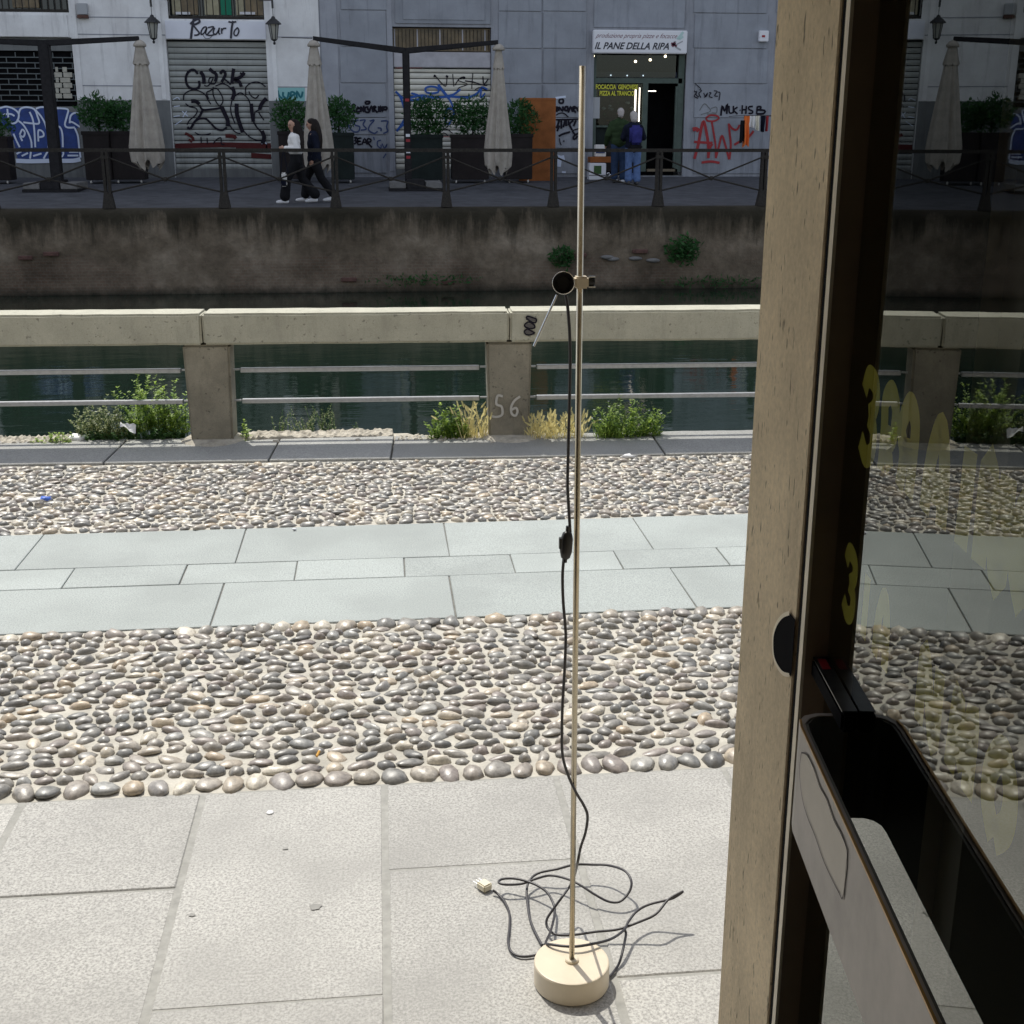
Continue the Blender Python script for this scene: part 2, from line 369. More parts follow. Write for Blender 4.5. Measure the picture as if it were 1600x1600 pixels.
def canal_wall_mat():
    m, nt, bs = base('old_canal_wall')
    g = nt.nodes.new('ShaderNodeNewGeometry'); sp = nt.nodes.new('ShaderNodeSeparateXYZ'); nt.links.new(g.outputs['Position'], sp.inputs[0])
    n1 = noi(nt, .8, 7, .65); n2 = noi(nt, 6, 6, .7); n3 = noi(nt, 1.6, 5, .7, st=(1.6, 1, .22)); n4 = noi(nt, .55, 5, .6)
    col = ramp(nt, n1, [(.3, (.08,.064,.046)), (.5, (.165,.134,.10)), (.68, (.27,.228,.178))])
    col = mix(nt, .6, col, ramp(nt, n2, [(.3, (.5,.48,.45)), (.7, (1.25,1.2,1.15))]), 'MULTIPLY')
    bt = nd(nt, 'ShaderNodeTexBrick', Scale=4.2); bt.inputs['Color1'].default_value = (.13,.05,.035,1); bt.inputs['Color2'].default_value = (.08,.04,.03,1)
    bt.inputs['Mortar'].default_value = (.15,.13,.11,1); bt.inputs['Mortar Size'].default_value = .04
    cx = nt.nodes.new('ShaderNodeCombineXYZ'); nt.links.new(sp.outputs[0], cx.inputs[0]); nt.links.new(sp.outputs[2], cx.inputs[1])
    nt.links.new(cx.outputs[0], bt.inputs['Vector'])
    low = nt.nodes.new('ShaderNodeMapRange'); low.inputs[1].default_value = .1; low.inputs[2].default_value = -.75; nt.links.new(sp.outputs[2], low.inputs[0])
    bmask = ramp(nt, mth(nt, 'MULTIPLY', n4, mth(nt, 'ADD', low.outputs[0], .35)), [(.56, (0,0,0)), (.66, (1,1,1))])
    col = mix(nt, mth(nt, 'MULTIPLY', mth(nt, 'MULTIPLY', bmask, n2), .4), col, bt.outputs[0])
    top = nt.nodes.new('ShaderNodeMapRange'); top.inputs[1].default_value = -.55; top.inputs[2].default_value = .42; nt.links.new(sp.outputs[2], top.inputs[0])
    st = ramp(nt, mth(nt, 'ADD', mth(nt, 'MULTIPLY', top.outputs[0], .42), mth(nt, 'MULTIPLY', n3, .8)), [(.56, (0,0,0)), (.74, (1,1,1))])
    col = mix(nt, mth(nt, 'MULTIPLY', st, .85), col, (.018,.017,.011))
    wl = nt.nodes.new('ShaderNodeMapRange'); wl.inputs[1].default_value = -.93; wl.inputs[2].default_value = -1.12; nt.links.new(mth(nt, 'ADD', sp.outputs[2], mth(nt, 'MULTIPLY', n2, .14)), wl.inputs[0])
    col = mix(nt, mth(nt, 'MULTIPLY', wl.outputs[0], .9), col, (.012,.014,.01))
    nt.links.new(col, bs.inputs['Base Color']); bs.inputs['Roughness'].default_value = .95; bs.inputs['Specular IOR Level'].default_value = .2
    bump(nt, n2, .9, .04, bs); return m
M['canal_wall'] = canal_wall_mat()

# ================================================================ THE SETTING
WATER = -1.17
def zq(Y): return .40 + .0415*(Y-24.8)            # the far quay rises a little towards the houses
def ky(x): return 6.86 - .034*x                    # near kerb front line (slightly askew)
def py_(x): return 7.28 - .035*x                   # parapet front line
tag(MB().box(-400, 400, -60, 900, -3.2, -3.0).build('ground', M['bed']), kind='structure')
wm = MB().add([(-60, 7.2, WATER), (60, 7.2, WATER), (60, 24.9, WATER), (-60, 24.9, WATER)], [(0,1,2,3)])
tag(wm.build('water', M['water']), kind='structure')
# near quay body under the paving, with its irregular edge over the canal
e = [( -9, 7.75), (-2.15, 7.62), (-1.6, 7.66), (-1.15, 7.60), (-.75, 7.62), (-.5, 7.66), (0.15, 7.66), (.25, 7.52), (.6, 7.50), (1.0, 7.42), (1.5, 7.33), (2.4, 7.30), (9, 7.1)]
pts = [(-9, 1.35), (9, 1.35)] + e[::-1]
tag(MB().prism(pts, -3.0, -.035).build('quay', M['rubble']), kind='structure')

# ---- flagstones near the door
near = tag(MB().box(-4.5, 4.5, 1.25, 3.17, -.03, -.0022).build('pavement', M['joint']), kind='structure')
def slab(x0, x1, y0, y1, mat, par, g=.006, name='stone_slab', top=0.0, skew=0.0):
    j = lambda: random.uniform(-.0015, .0015)
    b = MB(); t = top + random.uniform(-.0015, .0015)
    g2 = g*(.45 if g > .006 else 1)
    p = [(x0+g+j(), y0+g2+j()), (x1-g+j(), y0+g2+j()), (x1-g+j()-skew, y1-g2+j()), (x0+g+j()-skew, y1-g2+j())]
    b.prism(p, t-.05 if False else -.028, t)
    return b.build(name, mat, par, bevel=.0025, seg=1)
xs = [-4.39, -3.9, -3.42, -2.93, -2.45, -1.96, -1.48, -1.01, -.525, -.026, .4615, .95, 1.44, 1.92, 2.41, 2.9, 3.38]
cuts = {7: [2.71], 8: [2.26], 9: [2.734], 10: [2.265], 11: [2.7]}
for i in range(len(xs)-1):
    ys = [1.26] + cuts.get(i, [random.uniform(1.9, 2.9)]) + [3.165]
    if ys[1]-ys[0] > 1.2 and i in (9,): ys = [1.26, 2.05] + ys[1:]
    for a, b in zip(ys[:-1], ys[1:]): slab(xs[i], xs[i+1], a, b, M['slab_near'], near, .0085)
# ---- three rows of flagstones across the middle
def xg(a, b): return (gr(*a).x+gr(*b).x)/2
rowA = [xg((67,839),(19,893)), xg((384,826),(369,878)), xg((693,815),(702,864)), xg((989,813),(1021,853))]
rowB = [xg((116,889),(94,921)), xg((292,882),(281,913)), xg((465,876),(460,905)), xg((632,868),(632,898)), xg((795,861),(805,891)), xg((957,856),(970,883)), xg((1116,851),(1133,874))]
rowC = [xg((351,912),(328,976)), xg((702,898),(712,963)), xg((1044,883),(1086,944))]
def ext(r, d):
    r = list(r)
    while r[0] > -4.2: r.insert(0, r[0]-d*random.uniform(.85,1.15))
    while r[-1] < 4.2: r.append(r[-1]+d*random.uniform(.85,1.15))
    return r
yAB = (gr(19,892).y+gr(600,871).y)/2; yBC = (gr(0,926).y+gr(600,899).y)/2
mid = tag(MB().box(-4.4, 4.4, 4.412, 5.642, -.03, -.007).build('footpath', M['bed']), kind='structure')
for r, d, y0, y1 in ((rowA, .93, yAB, 5.637), (rowB, .5, yBC, yAB), (rowC, 1.0, 4.417, yBC)):
    r = ext(r, d)
    for a, b in zip(r[:-1], r[1:]): slab(a, b, y0, y1, M['slab_mid'], mid, .0025)

# ---- cobbles
def cobble_mesh(k):
    bm = bmesh.new(); bmesh.ops.create_icosphere(bm, subdivisions=2, radius=1)
    o = Vector((k*7.3, k*3.1, k))
    for v in bm.verts:
        n = noise.noise(v.co*1.1+o)*.32 + noise.noise(v.co*2.3+o)*.12
        v.co *= 1+n
        if v.co.z < -.25: v.co.z = -.25
    bmesh.ops.delete(bm, geom=[f for f in bm.faces if all(v.co.z <= -.249 for v in f.verts)], context='FACES_ONLY')
    me = bpy.data.meshes.new('cobble'); bm.to_mesh(me); bm.free()
    me.polygons.foreach_set('use_smooth', [True]*len(me.polygons)); me.materials.append(M['cob']); return me
CM = [cobble_mesh(k) for k in range(14)]
def lay(y0f, y1f, x0, x1, border_near, border_far, seed, wx=(.017,.041), wy=(.013,.0215)):
    rng = random.Random(seed); out = []
    def row(yf, hx, hy, tall, ang):
        x = x0+rng.uniform(0,.05)
        while x < x1:
            a = rng.uniform(*hx); b = rng.uniform(*hy)
            x += a+rng.uniform(.0015,.008)
            out.append((x, yf(x)+rng.uniform(-.008,.008), a, b, rng.uniform(*tall), rng.gauss(0, ang)+.12*noise.noise(Vector((x*.7, yf(x)*.7, seed)))*4))
            x += a+rng.uniform(.0015,.006)
    ys = 0; L = y1f(0)-y0f(0)
    d = 0
    if border_near: row(lambda x: y0f(x)+.047, (.026,.040), (.033,.043), (.016,.026), .3); d = .094
    end = L-(.085 if border_far else .01)
    k = 0
    while d < end-.03:
        k += 1
        ph = rng.uniform(0,6); dd = d
        row(lambda x: y0f(x)+dd+.022+.012*noise.noise(Vector((x*2.1, ph, 0)))+(y1f(x)-y1f(0)-y0f(x)+y0f(0))*(dd/L), wx, wy, (.009,.021), .42)
        d += rng.uniform(.0425,.051)
    if border_far: row(lambda x: y1f(x)-.042, (.026,.04), (.026,.036), (.016,.028), .3)
    # relax overlaps a little
    return out
def px_of(p):
    v = Vector(p)-EYE; return (v.dot(_r)/v.dot(_f)*FPX+800, 800-v.dot(_u)/v.dot(_f)*FPX, v.dot(_f))
def cobbles(par, stones):
    vis = []
    for s_ in stones:
        x, y, zc = px_of((s_[0], s_[1], .01)); size = (s_[2]+s_[3])/max(zc, .1)
        vis.append((-(size if -20 < x < 1150 and y < 1620 else size*.01), s_))
    vis.sort(key=lambda q: q[0])
    for q, (x, y, a, b, h, r) in vis[:300]:
        o = bpy.data.objects.new('cobble', random.choice(CM)); COL.objects.link(o); o.parent = par
        o.location = (x, y, -.0025); o.scale = (a*1.07, b*1.17, h); o.rotation_euler = (random.uniform(-.2,.2), random.uniform(-.15,.15), r)
    vs = []; fs = []; rn = []
    for q, (x, y, a, b, h, r) in vis[300:]:
        me = random.choice(CM); base_ = len(vs)
        mt = Matrix.LocRotScale(Vector((x, y, -.0025)), Matrix.Rotation(r, 3, 'Z') @ Matrix.Rotation(random.uniform(-.2,.2), 3, 'X'), Vector((a*1.07, b*1.17, h)))
        vs += [tuple(mt @ v.co) for v in me.vertices]; rr = random.random()
        for p in me.polygons: fs.append(tuple(base_+i for i in p.vertices))
        rn += [rr]*len(me.vertices)
    me = bpy.data.meshes.new('cobbles'); me.from_pydata(vs, [], fs); me.materials.append(M['cob_s'])
    me.polygons.foreach_set('use_smooth', [True]*len(me.polygons))
    at_ = me.attributes.new('rnd', 'FLOAT', 'POINT'); at_.data.foreach_set('value', rn)
    o = link('cobbles', me, par); o['kind'] = 'stuff'
def mortar_sheet(name, y0f, y1f):
    nx, ny = 260, 60; vs = []; fs = []
    for j in range(ny+1):
        for i in range(nx+1):
            x = -3.4+6.8*i/nx; t = j/ny; y = y0f(x)+(y1f(x)-y0f(x))*t
            vs.append((x, y, -.004+.004*noise.noise(Vector((x*9, y*9, 0)))))
    for j in range(ny):
        for i in range(nx): a = j*(nx+1)+i; fs.append((a, a+1, a+nx+2, a+nx+1))
    o = MB().add(vs, fs).build(name, M['mortar'], smooth=True); return tag(o, kind='structure')
c1 = mortar_sheet('cobbled_strip', lambda x: 3.166, lambda x: 4.413)
cobbles(c1, lay(lambda x: 3.166, lambda x: 4.413, -3.0, 3.0, True, True, 3))
c2 = mortar_sheet('cobbled_strip', lambda x: 5.641, lambda x: ky(x)-.002)
cobbles(c2, lay(lambda x: 5.641, ky, -3.2, 3.2, False, False, 11, (.017,.040), (.0135,.0215)))

# ---- kerb stones
kerb = tag(MB().prism([(-5, ky(-5)+.01), (5, ky(5)+.01), (5, py_(5)+.10), (-5, py_(-5)+.10)], -.033, -.012).build('kerb', M['bed']), kind='structure')
kx = [-5, -3.7, -2.55, gr(170,715).x, gr(424,708).x, gr(610,706).x, gr(1028,699).x, 2.6, 3.6, 5]
for i in range(len(kx)-1):
    a, b = kx[i]+.005, kx[i+1]-.005; n = 14; sk_ = .0
    pts = [(a+(b-a)*k/n, ky(a+(b-a)*k/n)+random.uniform(-.004,.004)) for k in range(n+1)]
    pts += [(b-(b-a)*k/n+.03, ky(b-(b-a)*k/n)+.56+random.uniform(-.006,.006)) for k in range(n+1)]
    MB().prism(pts, -.03, .010+random.uniform(-.002,.002)).build('kerb_stone', M['kerb'], kerb, bevel=.004, seg=1)

# ---- parapet with its beams, pillars and steel rails
par = empty('parapet', (0, 7.3, 0), 'low stone parapet with steel rails along the near canal edge', 'parapet')
ANG = math.atan(-.035)
def along(x0, x1, d0, d1, z0, z1, taper=0, n=1):
    b = MB(); nz = Vector((-math.sin(ANG), math.cos(ANG), 0))
    def P(x, d, z):
        q = Vector((x, py_(x), z)) + nz*d; return (q.x, q.y, z)
    vs = [P(x0,d0,z0), P(x1,d0,z0), P(x1,d1,z0), P(x0,d1,z0), P(x0-taper,d0,z1), P(x1+taper,d0,z1), P(x1+taper,d1,z1), P(x0-taper,d1,z1)]
    return b.add(vs, [(0,3,2,1),(4,5,6,7),(0,1,5,4),(1,2,6,5),(2,3,7,6),(3,0,4,7)])
BZ0, BZ1 = .592, .772
pill = [(gr(300,690).x, gr(368,690).x), (at(763,610,7.27).x, at(828,610,7.27).x)]
pw = .255; pitch = pill[1][0]-pill[0][0]
centres = [sum(pill[0])/2, sum(pill[1])/2]; dx = centres[1]-centres[0]
cs = [centres[0]-2*dx, centres[0]-dx, centres[0], centres[1], centres[1]+dx, centres[1]+2*dx]
def chip(o, amt, seed):
    bm = bmesh.new(); bm.from_mesh(o.data)
    for v in bm.verts:
        v.co += Vector((noise.noise(v.co*9+Vector((seed,0,0))), noise.noise(v.co*9+Vector((0,seed,0))), noise.noise(v.co*9+Vector((0,0,seed)))))*amt
    bm.to_mesh(o.data); bm.free()
def subdiv(o, length):
    bm = bmesh.new(); bm.from_mesh(o.data)
    for _ in range(6):
        es = [e for e in bm.edges if e.calc_length() > length]
        if not es: break
        bmesh.ops.subdivide_edges(bm, edges=es, cuts=1, use_grid_fill=True)
    bm.to_mesh(o.data); bm.free()
for i, c in enumerate(cs):
    o = along(c-.122, c+.122, .022, .205, -.03, BZ0-.003, .012).build('pillar', M['pillar'], par, bevel=.012, seg=2)
    chip(o, .004, i)
joints = [cs[0]-.1, cs[1]-.05, at(315,520,7.3).x, at(796,500,7.27).x, cs[4]+.02, cs[5]]
for i in range(len(joints)-1):
    o = along(joints[i]+.003, joints[i+1]-.003, 0, .235, BZ0, BZ1).build('coping_beam', M['beam'], par, bevel=.012, seg=2)
    subdiv(o, .12); chip(o, .0035, 20+i)
    for p in o.data.polygons: p.use_smooth = False
for i in range(len(cs)-1):
    for z, hh in ((.408, .026), (.222, .026)):
        a, b = cs[i]+.128, cs[i+1]-.128
        r_ = along(a+.045, b-.045, .12, .15, z, z+hh).build('rail', M['steel'], par, bevel=.003, seg=1)
        for q, w_ in ((a-.01, 1), (b-.04, -1)):
            along(q, q+.05, .13, .142, z+.012, z+.022).build('rail_pin', M['steel'], r_)
def pside(px, py): # point on the parapet front face
    d = ray(px, py); n = Vector((.035, 1, 0)); t = (7.28-n.dot(EYE))/n.dot(d); return EYE+d*t

# ---- mortar foot and number on the pillars: strokes
def ribbon(mb, pts, wdt, nrm, off=.004, taper=False):
    pts = [Vector(p) for p in pts]; n = Vector(nrm).normalized(); L = []
    for i, p in enumerate(pts):
        d = pts[min(i+1, len(pts)-1)]-pts[max(i-1, 0)]
        if d.length < 1e-9: d = Vector((1,0,0))
        sdv = d.normalized().cross(n).normalized()*wdt/2
        if taper: sdv *= .35+.65*math.sin(math.pi*min(1,max(0,(i+.5)/len(pts))))
        L.append(p+n*off-sdv); L.append(p+n*off+sdv)
    mb.add(L, [(2*i, 2*i+1, 2*i+3, 2*i+2) for i in range(len(pts)-1)]); return mb
mb = MB()
for st in ([(786,620),(778,619),(776,632),(784,636),(785,648),(777,652),(768,651)], [(813,620),(804,627),(799,637),(800,647),(806,650),(809,643),(806,638),(800,641)]):
    ribbon(mb, spline([pside(*q)+Vector((0,.016,0)) for q in st], 5), .014, (0,-1,0), .004)
tag(mb.build('painted_number', paint('chalk_white', (.50,.48,.44), .9), par), 'faded white painted number 56')
mb = MB()
for q in ([(822,497),(824,494),(832,496),(838,499),(836,504),(829,502),(822,497)], [(820,506),(826,503),(834,507),(835,512),(827,513),(820,510),(820,506)], [(819,517),(824,514),(832,518),(835,520),(828,523),(821,522),(819,517)]):
    ribbon(mb, spline([pside(*p) for p in q], 5), .009, (0,-1,0), .0055)
mb.build('graffiti', M['black_paint'], par)
mb = MB()
for q in ([(822,497),(838,499)], [(820,508),(835,509)], [(820,518),(833,519)]):
    ribbon(mb, [pside(*p) for p in q], .02, (0,-1,0), .0045)
mb.build('graffiti_fill', paint('grey_spray', (.10,.09,.09), .8), par)
mb = MB()
for q in ([(783,556),(788,552),(796,553),(800,560),(806,553)], [(784,562),(792,566),(800,564),(803,570),(806,578)], [(797,580),(806,579)]):
    ribbon(mb, spline([pside(*p)+Vector((0,.03,0)) for p in q], 4), .008, (0,-1,0), .005)
mb.build('graffiti', paint('faded_marker', (.09,.08,.065), .9), par)
# mortar collars at the pillar feet
for c in cs[1:5]:
    b = MB(); n = 18; vs = []; fs = []
    for j, (rr, zz) in enumerate(((1.0, .002), (.86, .02), (.7, .03))):
        for k in range(n):
            t = 2*math.pi*k/n; q = 1+.16*noise.noise(Vector((c*3+math.cos(t), math.sin(t), j)))
            x = c+.20*rr*q*math.cos(t); vs.append((x, py_(x)+.10+.20*rr*q*math.sin(t), zz))
    fs = [(j*n+k, j*n+(k+1)%n, (j+1)*n+(k+1)%n, (j+1)*n+k) for j in range(2) for k in range(n)] + [tuple(2*n+k for k in range(n))]
    b.add(vs, fs).build('mortar_foot', M['rubble'], par, smooth=True)

# ---- the far canal wall
b = MB(); nx, nz = 300, 24; vs = []; fs = []
for j in range(nz+1):
    for i in range(nx+1):
        x = -30+60*i/nx; t = j/nz; z = -1.6+(.40+1.6)*t
        vs.append((x, 24.8-.0+.05*noise.noise(Vector((x*1.3, z*2.5, 0)))+.02*noise.noise(Vector((x*6, z*6, 3)))+(0 if j < nz else .02)-.12*(1-t), z+(.02*noise.noise(Vector((x*2, 5, 0))) if j == nz else 0)))
for j in range(nz):
    for i in range(nx): a = j*(nx+1)+i; fs.append((a, a+1, a+nx+2, a+nx+1))
top0 = len(vs)
for i in range(nx+1):
    x = -30+60*i/nx; vs.append((x, 25.2, .418))
for i in range(nx): fs.append((nz*(nx+1)+i, nz*(nx+1)+i+1, top0+i+1, top0+i))
cw = b.add(vs, fs).build('canal_wall', M['canal_wall'], smooth=True)
tag(cw, 'long stained brown canal wall with mossy top below the far quay', 'canal wall')
for (px, py, w_) in ((545,436,.3),(700,440,.25),(905,398,.28),(1000,392,.3),(80,396,.28),(40,402,.25)):
    p = at(px, py, 24.72)
    MB().box(p.x-w_/2, p.x+w_/2, 24.66, 24.9, p.z-.045, p.z+.03).build('brick', M['brick_red'], cw, bevel=.01, seg=1)
for (px, py) in ((948,402),(957,405),(992,404),(1020,407)):
    p = at(px, py, 24.7); bm = bmesh.new(); bmesh.ops.create_icosphere(bm, subdivisions=2, radius=.085)
    for v in bm.verts: v.co = Vector((v.co.x*1.5, v.co.y*.6, v.co.z*.5))*(1+.3*noise.noise(v.co*9+p)) + Vector((p.x, 24.7, p.z))
    me = bpy.data.meshes.new('stone'); bm.to_mesh(me); bm.free(); me.materials.append(M['concrete_block']); link('stone', me, cw)
# near canal side wall (seen from other places)
nw = MB().add([(x_, y_-.004, z_) for (x_, y_) in e for z_ in (-3.0, -.036)], [(2*i, 2*i+1, 2*i+3, 2*i+2) for i in range(len(e)-1)]).build('near_canal_wall', M['canal_wall'])
tag(nw, 'rough canal wall under the near kerb, dropping to the water', 'canal wall')
# far quay
tag(MB().add([(-40, 25.15, zq(25.15)), (40, 25.15, zq(25.15)), (40, 33.3, zq(33.3)), (-40, 33.3, zq(33.3)), (-40, 25.15, -3), (40, 25.15, -3)],
    [(0,1,2,3), (4,5,1,0)]).build('far_quay', M['far_asphalt']), kind='structure')

# ================================================================ FAR BUILDINGS (front plane Y = 33)
FY = 33.0
def rc(px0, py0, px1, py1, Y=FY):
    pm = (py0+py1)/2; pc = (px0+px1)/2
    return at(px0, pm, Y).x, at(px1, pm, Y).x, at(pc, py1, Y).z, at(pc, py0, Y).z
def fbox(px0, py0, px1, py1, y0, y1, Y=FY, mb=None):
    x0, x1, z0, z1 = rc(px0, py0, px1, py1, Y); return (mb or MB()).box(x0, x1, y0, y1, z0, z1)
def FX(px, py, Y=FY): return at(px, py, Y)
ZB = zq(FY)-.05
TOPZ = 17.0
xa, xb = rc(500, 0, 500, 160)[0], 16.0
white = empty('white_building', (-5, 33, ZB), 'white plastered building with two roller shutters and lanterns, left across the canal', 'building')
grey = empty('grey_building', (4, 33, ZB), 'grey panelled building with a cream shutter and a bakery across the canal', 'building')
DEP = 33.5
def wall_with_openings(xL, xR, opens, y0, y1, z0, z1):
    # opens: (x0,x1,z0,z1), non overlapping; grid decomposition
    X = sorted(set([xL, xR]+[v for o in opens for v in o[:2]])); Z = sorted(set([z0, z1]+[v for o in opens for v in o[2:]]))
    b = MB()
    for i in range(len(X)-1):
        zs = None
        runs = []
        for j in range(len(Z)-1):
            cx, cz = (X[i]+X[i+1])/2, (Z[j]+Z[j+1])/2
            solid = not any(o[0] < cx < o[1] and o[2] < cz < o[3] for o in opens)
            if solid: runs.append([Z[j], Z[j+1]]) if not (runs and abs(runs[-1][1]-Z[j]) < 1e-6) else runs[-1].__setitem__(1, Z[j+1])
        for a, c in runs: b.box(X[i], X[i+1], y0, y1, a, c)
    return b
# openings
oA = (-12.5, rc(110, 60, 130, 270)[0]+0.02, ZB, at(60, 58, FY).z)
oA = (at(-60,160,FY).x, at(121,160,FY).x, ZB, at(60,58,FY).z)
oB = (at(266,160,FY).x, at(420,160,FY).x, ZB, at(340,62,FY).z)
oBw = (at(262,12,FY).x, at(412,12,FY).x, at(340,30,FY).z, 6.6)
oAw = (at(-60,10,FY).x, at(107,10,FY).x, at(60,19,FY).z, 6.6)
up_w = []; xw = -15.5
while xw < xa-1.4: up_w += [(xw, xw+1.2, 8.2, 10.3), (xw, xw+1.2, 12.0, 14.1)]; xw += 2.75
wall_with_openings(-22, xa, [oA, oB, oBw, oAw]+up_w, 33.0, DEP, ZB, TOPZ).build('wall', M['white_plaster'], white)
oC = (at(616,160,FY).x, at(768,160,FY).x, ZB, at(690,42,FY).z)
oD = (at(927,180,FY).x, at(1070,180,FY).x, ZB+.06, at(1000,60,FY).z)
up_g = []; xw = xa+1.1
while xw < xb-1.4: up_g += [(xw, xw+1.2, 7.9, 10.1), (xw, xw+1.2, 11.6, 13.8)]; xw += 2.6
wall_with_openings(xa, xb+6, [oC, oD]+up_g, 33.03, DEP, ZB, TOPZ).build('wall', M['grey_trim'], grey)
for bld, ups, off in ((white, up_w, 0), (grey, up_g, .03)):
    for (x0, x1, z0, z1) in ups:
        fr = MB().box(x0, x1, 33.2, 33.26, z0, z0+.07).box(x0, x1, 33.2, 33.26, z1-.07, z1).box(x0, x0+.07, 33.2, 33.26, z0+.07, z1-.07).box(x1-.07, x1, 33.2, 33.26, z0+.07, z1-.07).box((x0+x1)/2-.04, (x0+x1)/2+.04, 33.2, 33.26, z0+.07, z1-.07).build('window', M['window_frame'], bld)
        MB().box(x0+.07, x1-.07, 33.27, 33.29, z0+.07, z1-.07).build('pane', M['dark_glass'], fr)
        MB().box(x0-.08, x1+.08, 32.9, 33.2, z0-.1, z0).build('sill', M['grey_trim'], fr)
MB().box(-22.3, xa, 32.6, 33.4, TOPZ, TOPZ+.35).build('cornice', M['white_plaster'], white)
MB().box(xa+.004, xb+6.3, 32.6, 33.4, TOPZ-.2, TOPZ+.3).build('cornice', M['grey_trim'], grey)
for bld, x0, x1 in ((white, -22, xa), (grey, xa+.01, xb+6)):
    MB().box(x0+.05, x1-.05, 34.2, 42, ZB, TOPZ+.1).build('rear_block', M['grey_base'], bld)
# white building pieces
z157 = at(300,157,FY).z
for (a, b_, c, d) in ((oA[1], oB[0], ZB, z157), (oB[1], xa-.0, ZB, z157)):
    MB().box(a+.004, b_-.004, 32.985, 32.999, c, d).build('grey_plinth', M['grey_base'], white)
for (p0, p1, yl) in ((121,258,54),(125,255,134),(112,250,27),(428,488,58),(428,490,136)):
    x0, x1 = at(p0, yl, FY).x, at(p1, yl, FY).x; z = at((p0+p1)/2, yl, FY).z
    MB().box(x0, x1, 32.992, 32.9985, z-.012, z+.012).build('plaster_groove', M['grey_trim'], white)
for p in ((119,60),(250,60),(427,60)):
    x = at(p[0], p[1], FY).x; MB().box(x-.05, x+.05, 32.975, 32.9985, z157+.02, 5.6).build('pilaster_edge', M['white_plaster'], white)
fbox(259,33,415,61, 32.96, 32.998).build('sign_panel', M['sign_plaster'], white)
fbox(-60,23,106,57, 32.96, 32.998).build('lintel', M['white_plaster'], white)
# windows above, with railings
def upper_window(o, bld, bays):
    x0, x1, z0, z1 = o
    MB().box(x0, x1, 33.32, 33.34, z0, z1).build('window_pane', M['dark_glass'], bld)
    for (a, b_, mt) in bays: MB().box(x0+(x1-x0)*a, x0+(x1-x0)*b_, 33.24, 33.28, z0+.12, z1).build('curtain', mt, bld)
    r_ = MB().box(x0, x1, 33.02, 33.06, z0+.0, z0+.07).build('window_railing', M['iron'], bld)
    b = MB(); n = int((x1-x0)/.145)
    for k in range(n+1): xx = x0+(x1-x0-.02)*k/n; MB().box(xx, xx+.022, 33.03, 33.05, z0+.07, z1-.5).build('railing_bar', M['iron'], r_)
upper_window(oBw, white, [(.03,.12,M['curtain']), (.13,.3,M['gold_glass']), (.37,.53,M['curtain']), (.54,.65,M['curtain_green']), (.70,.78,M['curtain']), (.8,1,M['gold_glass'])])
upper_window(oAw, white, [(.0,.2,M['gold_glass']), (.45,.7,M['gold_glass'])])
for a, b_ in ((273,296),(374,398)): fbox(a,18,b_,22, 33.1, 33.14).build('sill_box', M['sign_white'], white)
# roller shutters: each with corrugated slats
def shutter(o, z0, pitch_, mat, bld, yb=33.16, amp=.02, label=None, slats=True):
    x0, x1, _, z1 = o
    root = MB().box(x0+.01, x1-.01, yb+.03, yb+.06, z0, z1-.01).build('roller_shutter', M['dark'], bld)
    if label: root['label'] = label
    z = z0; n = 0
    while z < z1-.02:
        h = min(pitch_, z1-z)-.02
        if h < .02: break
        b = MB(); k = 5; vs = []
        for i in range(k+1):
            t = i/k; vs += [(x0+.012, yb-amp*math.sin(math.pi*t), z+h*t), (x1-.012, yb-amp*math.sin(math.pi*t), z+h*t)]
        vs += [(x0+.012, yb+.028, z+h), (x1-.012, yb+.028, z+h), (x0+.012, yb+.028, z), (x1-.012, yb+.028, z)]
        fs = [(2*i, 2*i+1, 2*i+3, 2*i+2) for i in range(k+1)] + [(2*k+4, 2*k+5, 1, 0)]
        b.add(vs, fs).build('slat', mat, root, smooth=False); z += pitch_
    return root
zb262 = at(340,264,FY).z
sB = shutter(oB, zb262, .137, M['shutter_grey'], white, label='grey roller shutter covered in black graffiti under the Bazurto sign')
MB().box(oB[0], oB[1], 33.05, 33.5, ZB, zb262).build('doorstep', M['grey_base'], white)
sC_top = at(690,106,FY).z
sC = shutter((oC[0], oC[1], 0, sC_top), at(690,264,FY).z, .137, M['shutter_white'], grey, label='cream roller shutter with blue scribbles')
MB().box(oC[0], oC[1], 33.05, 33.5, ZB, at(690,264,FY).z).build('doorstep', M['grey_base'], grey)
MB().box(oC[0]+.01, oC[1]-.01, 33.08, 33.3, sC_top+.01, at(690,81,FY).z).build('shutter_housing', M['shutter_box'], grey, bevel=.015)
gz0, gz1 = at(690,79,FY).z, at(690,43,FY).z
gw = MB().box(oC[0]+.01, oC[1]-.01, 33.25, 33.27, gz0, gz1).build('grille_window', M['gold_glass'], grey)
for k in range(26):
    x = oC[0]+.05+(oC[1]-oC[0]-.1)*k/25
    w_ = .03 if k % 6 == 0 else .014
    MB().box(x-w_/2, x+w_/2, 33.17, 33.2, gz0+.02, gz1-.03).build('grille_bar', M['shutter_box'] if k % 6 == 0 else M['iron'], gw)
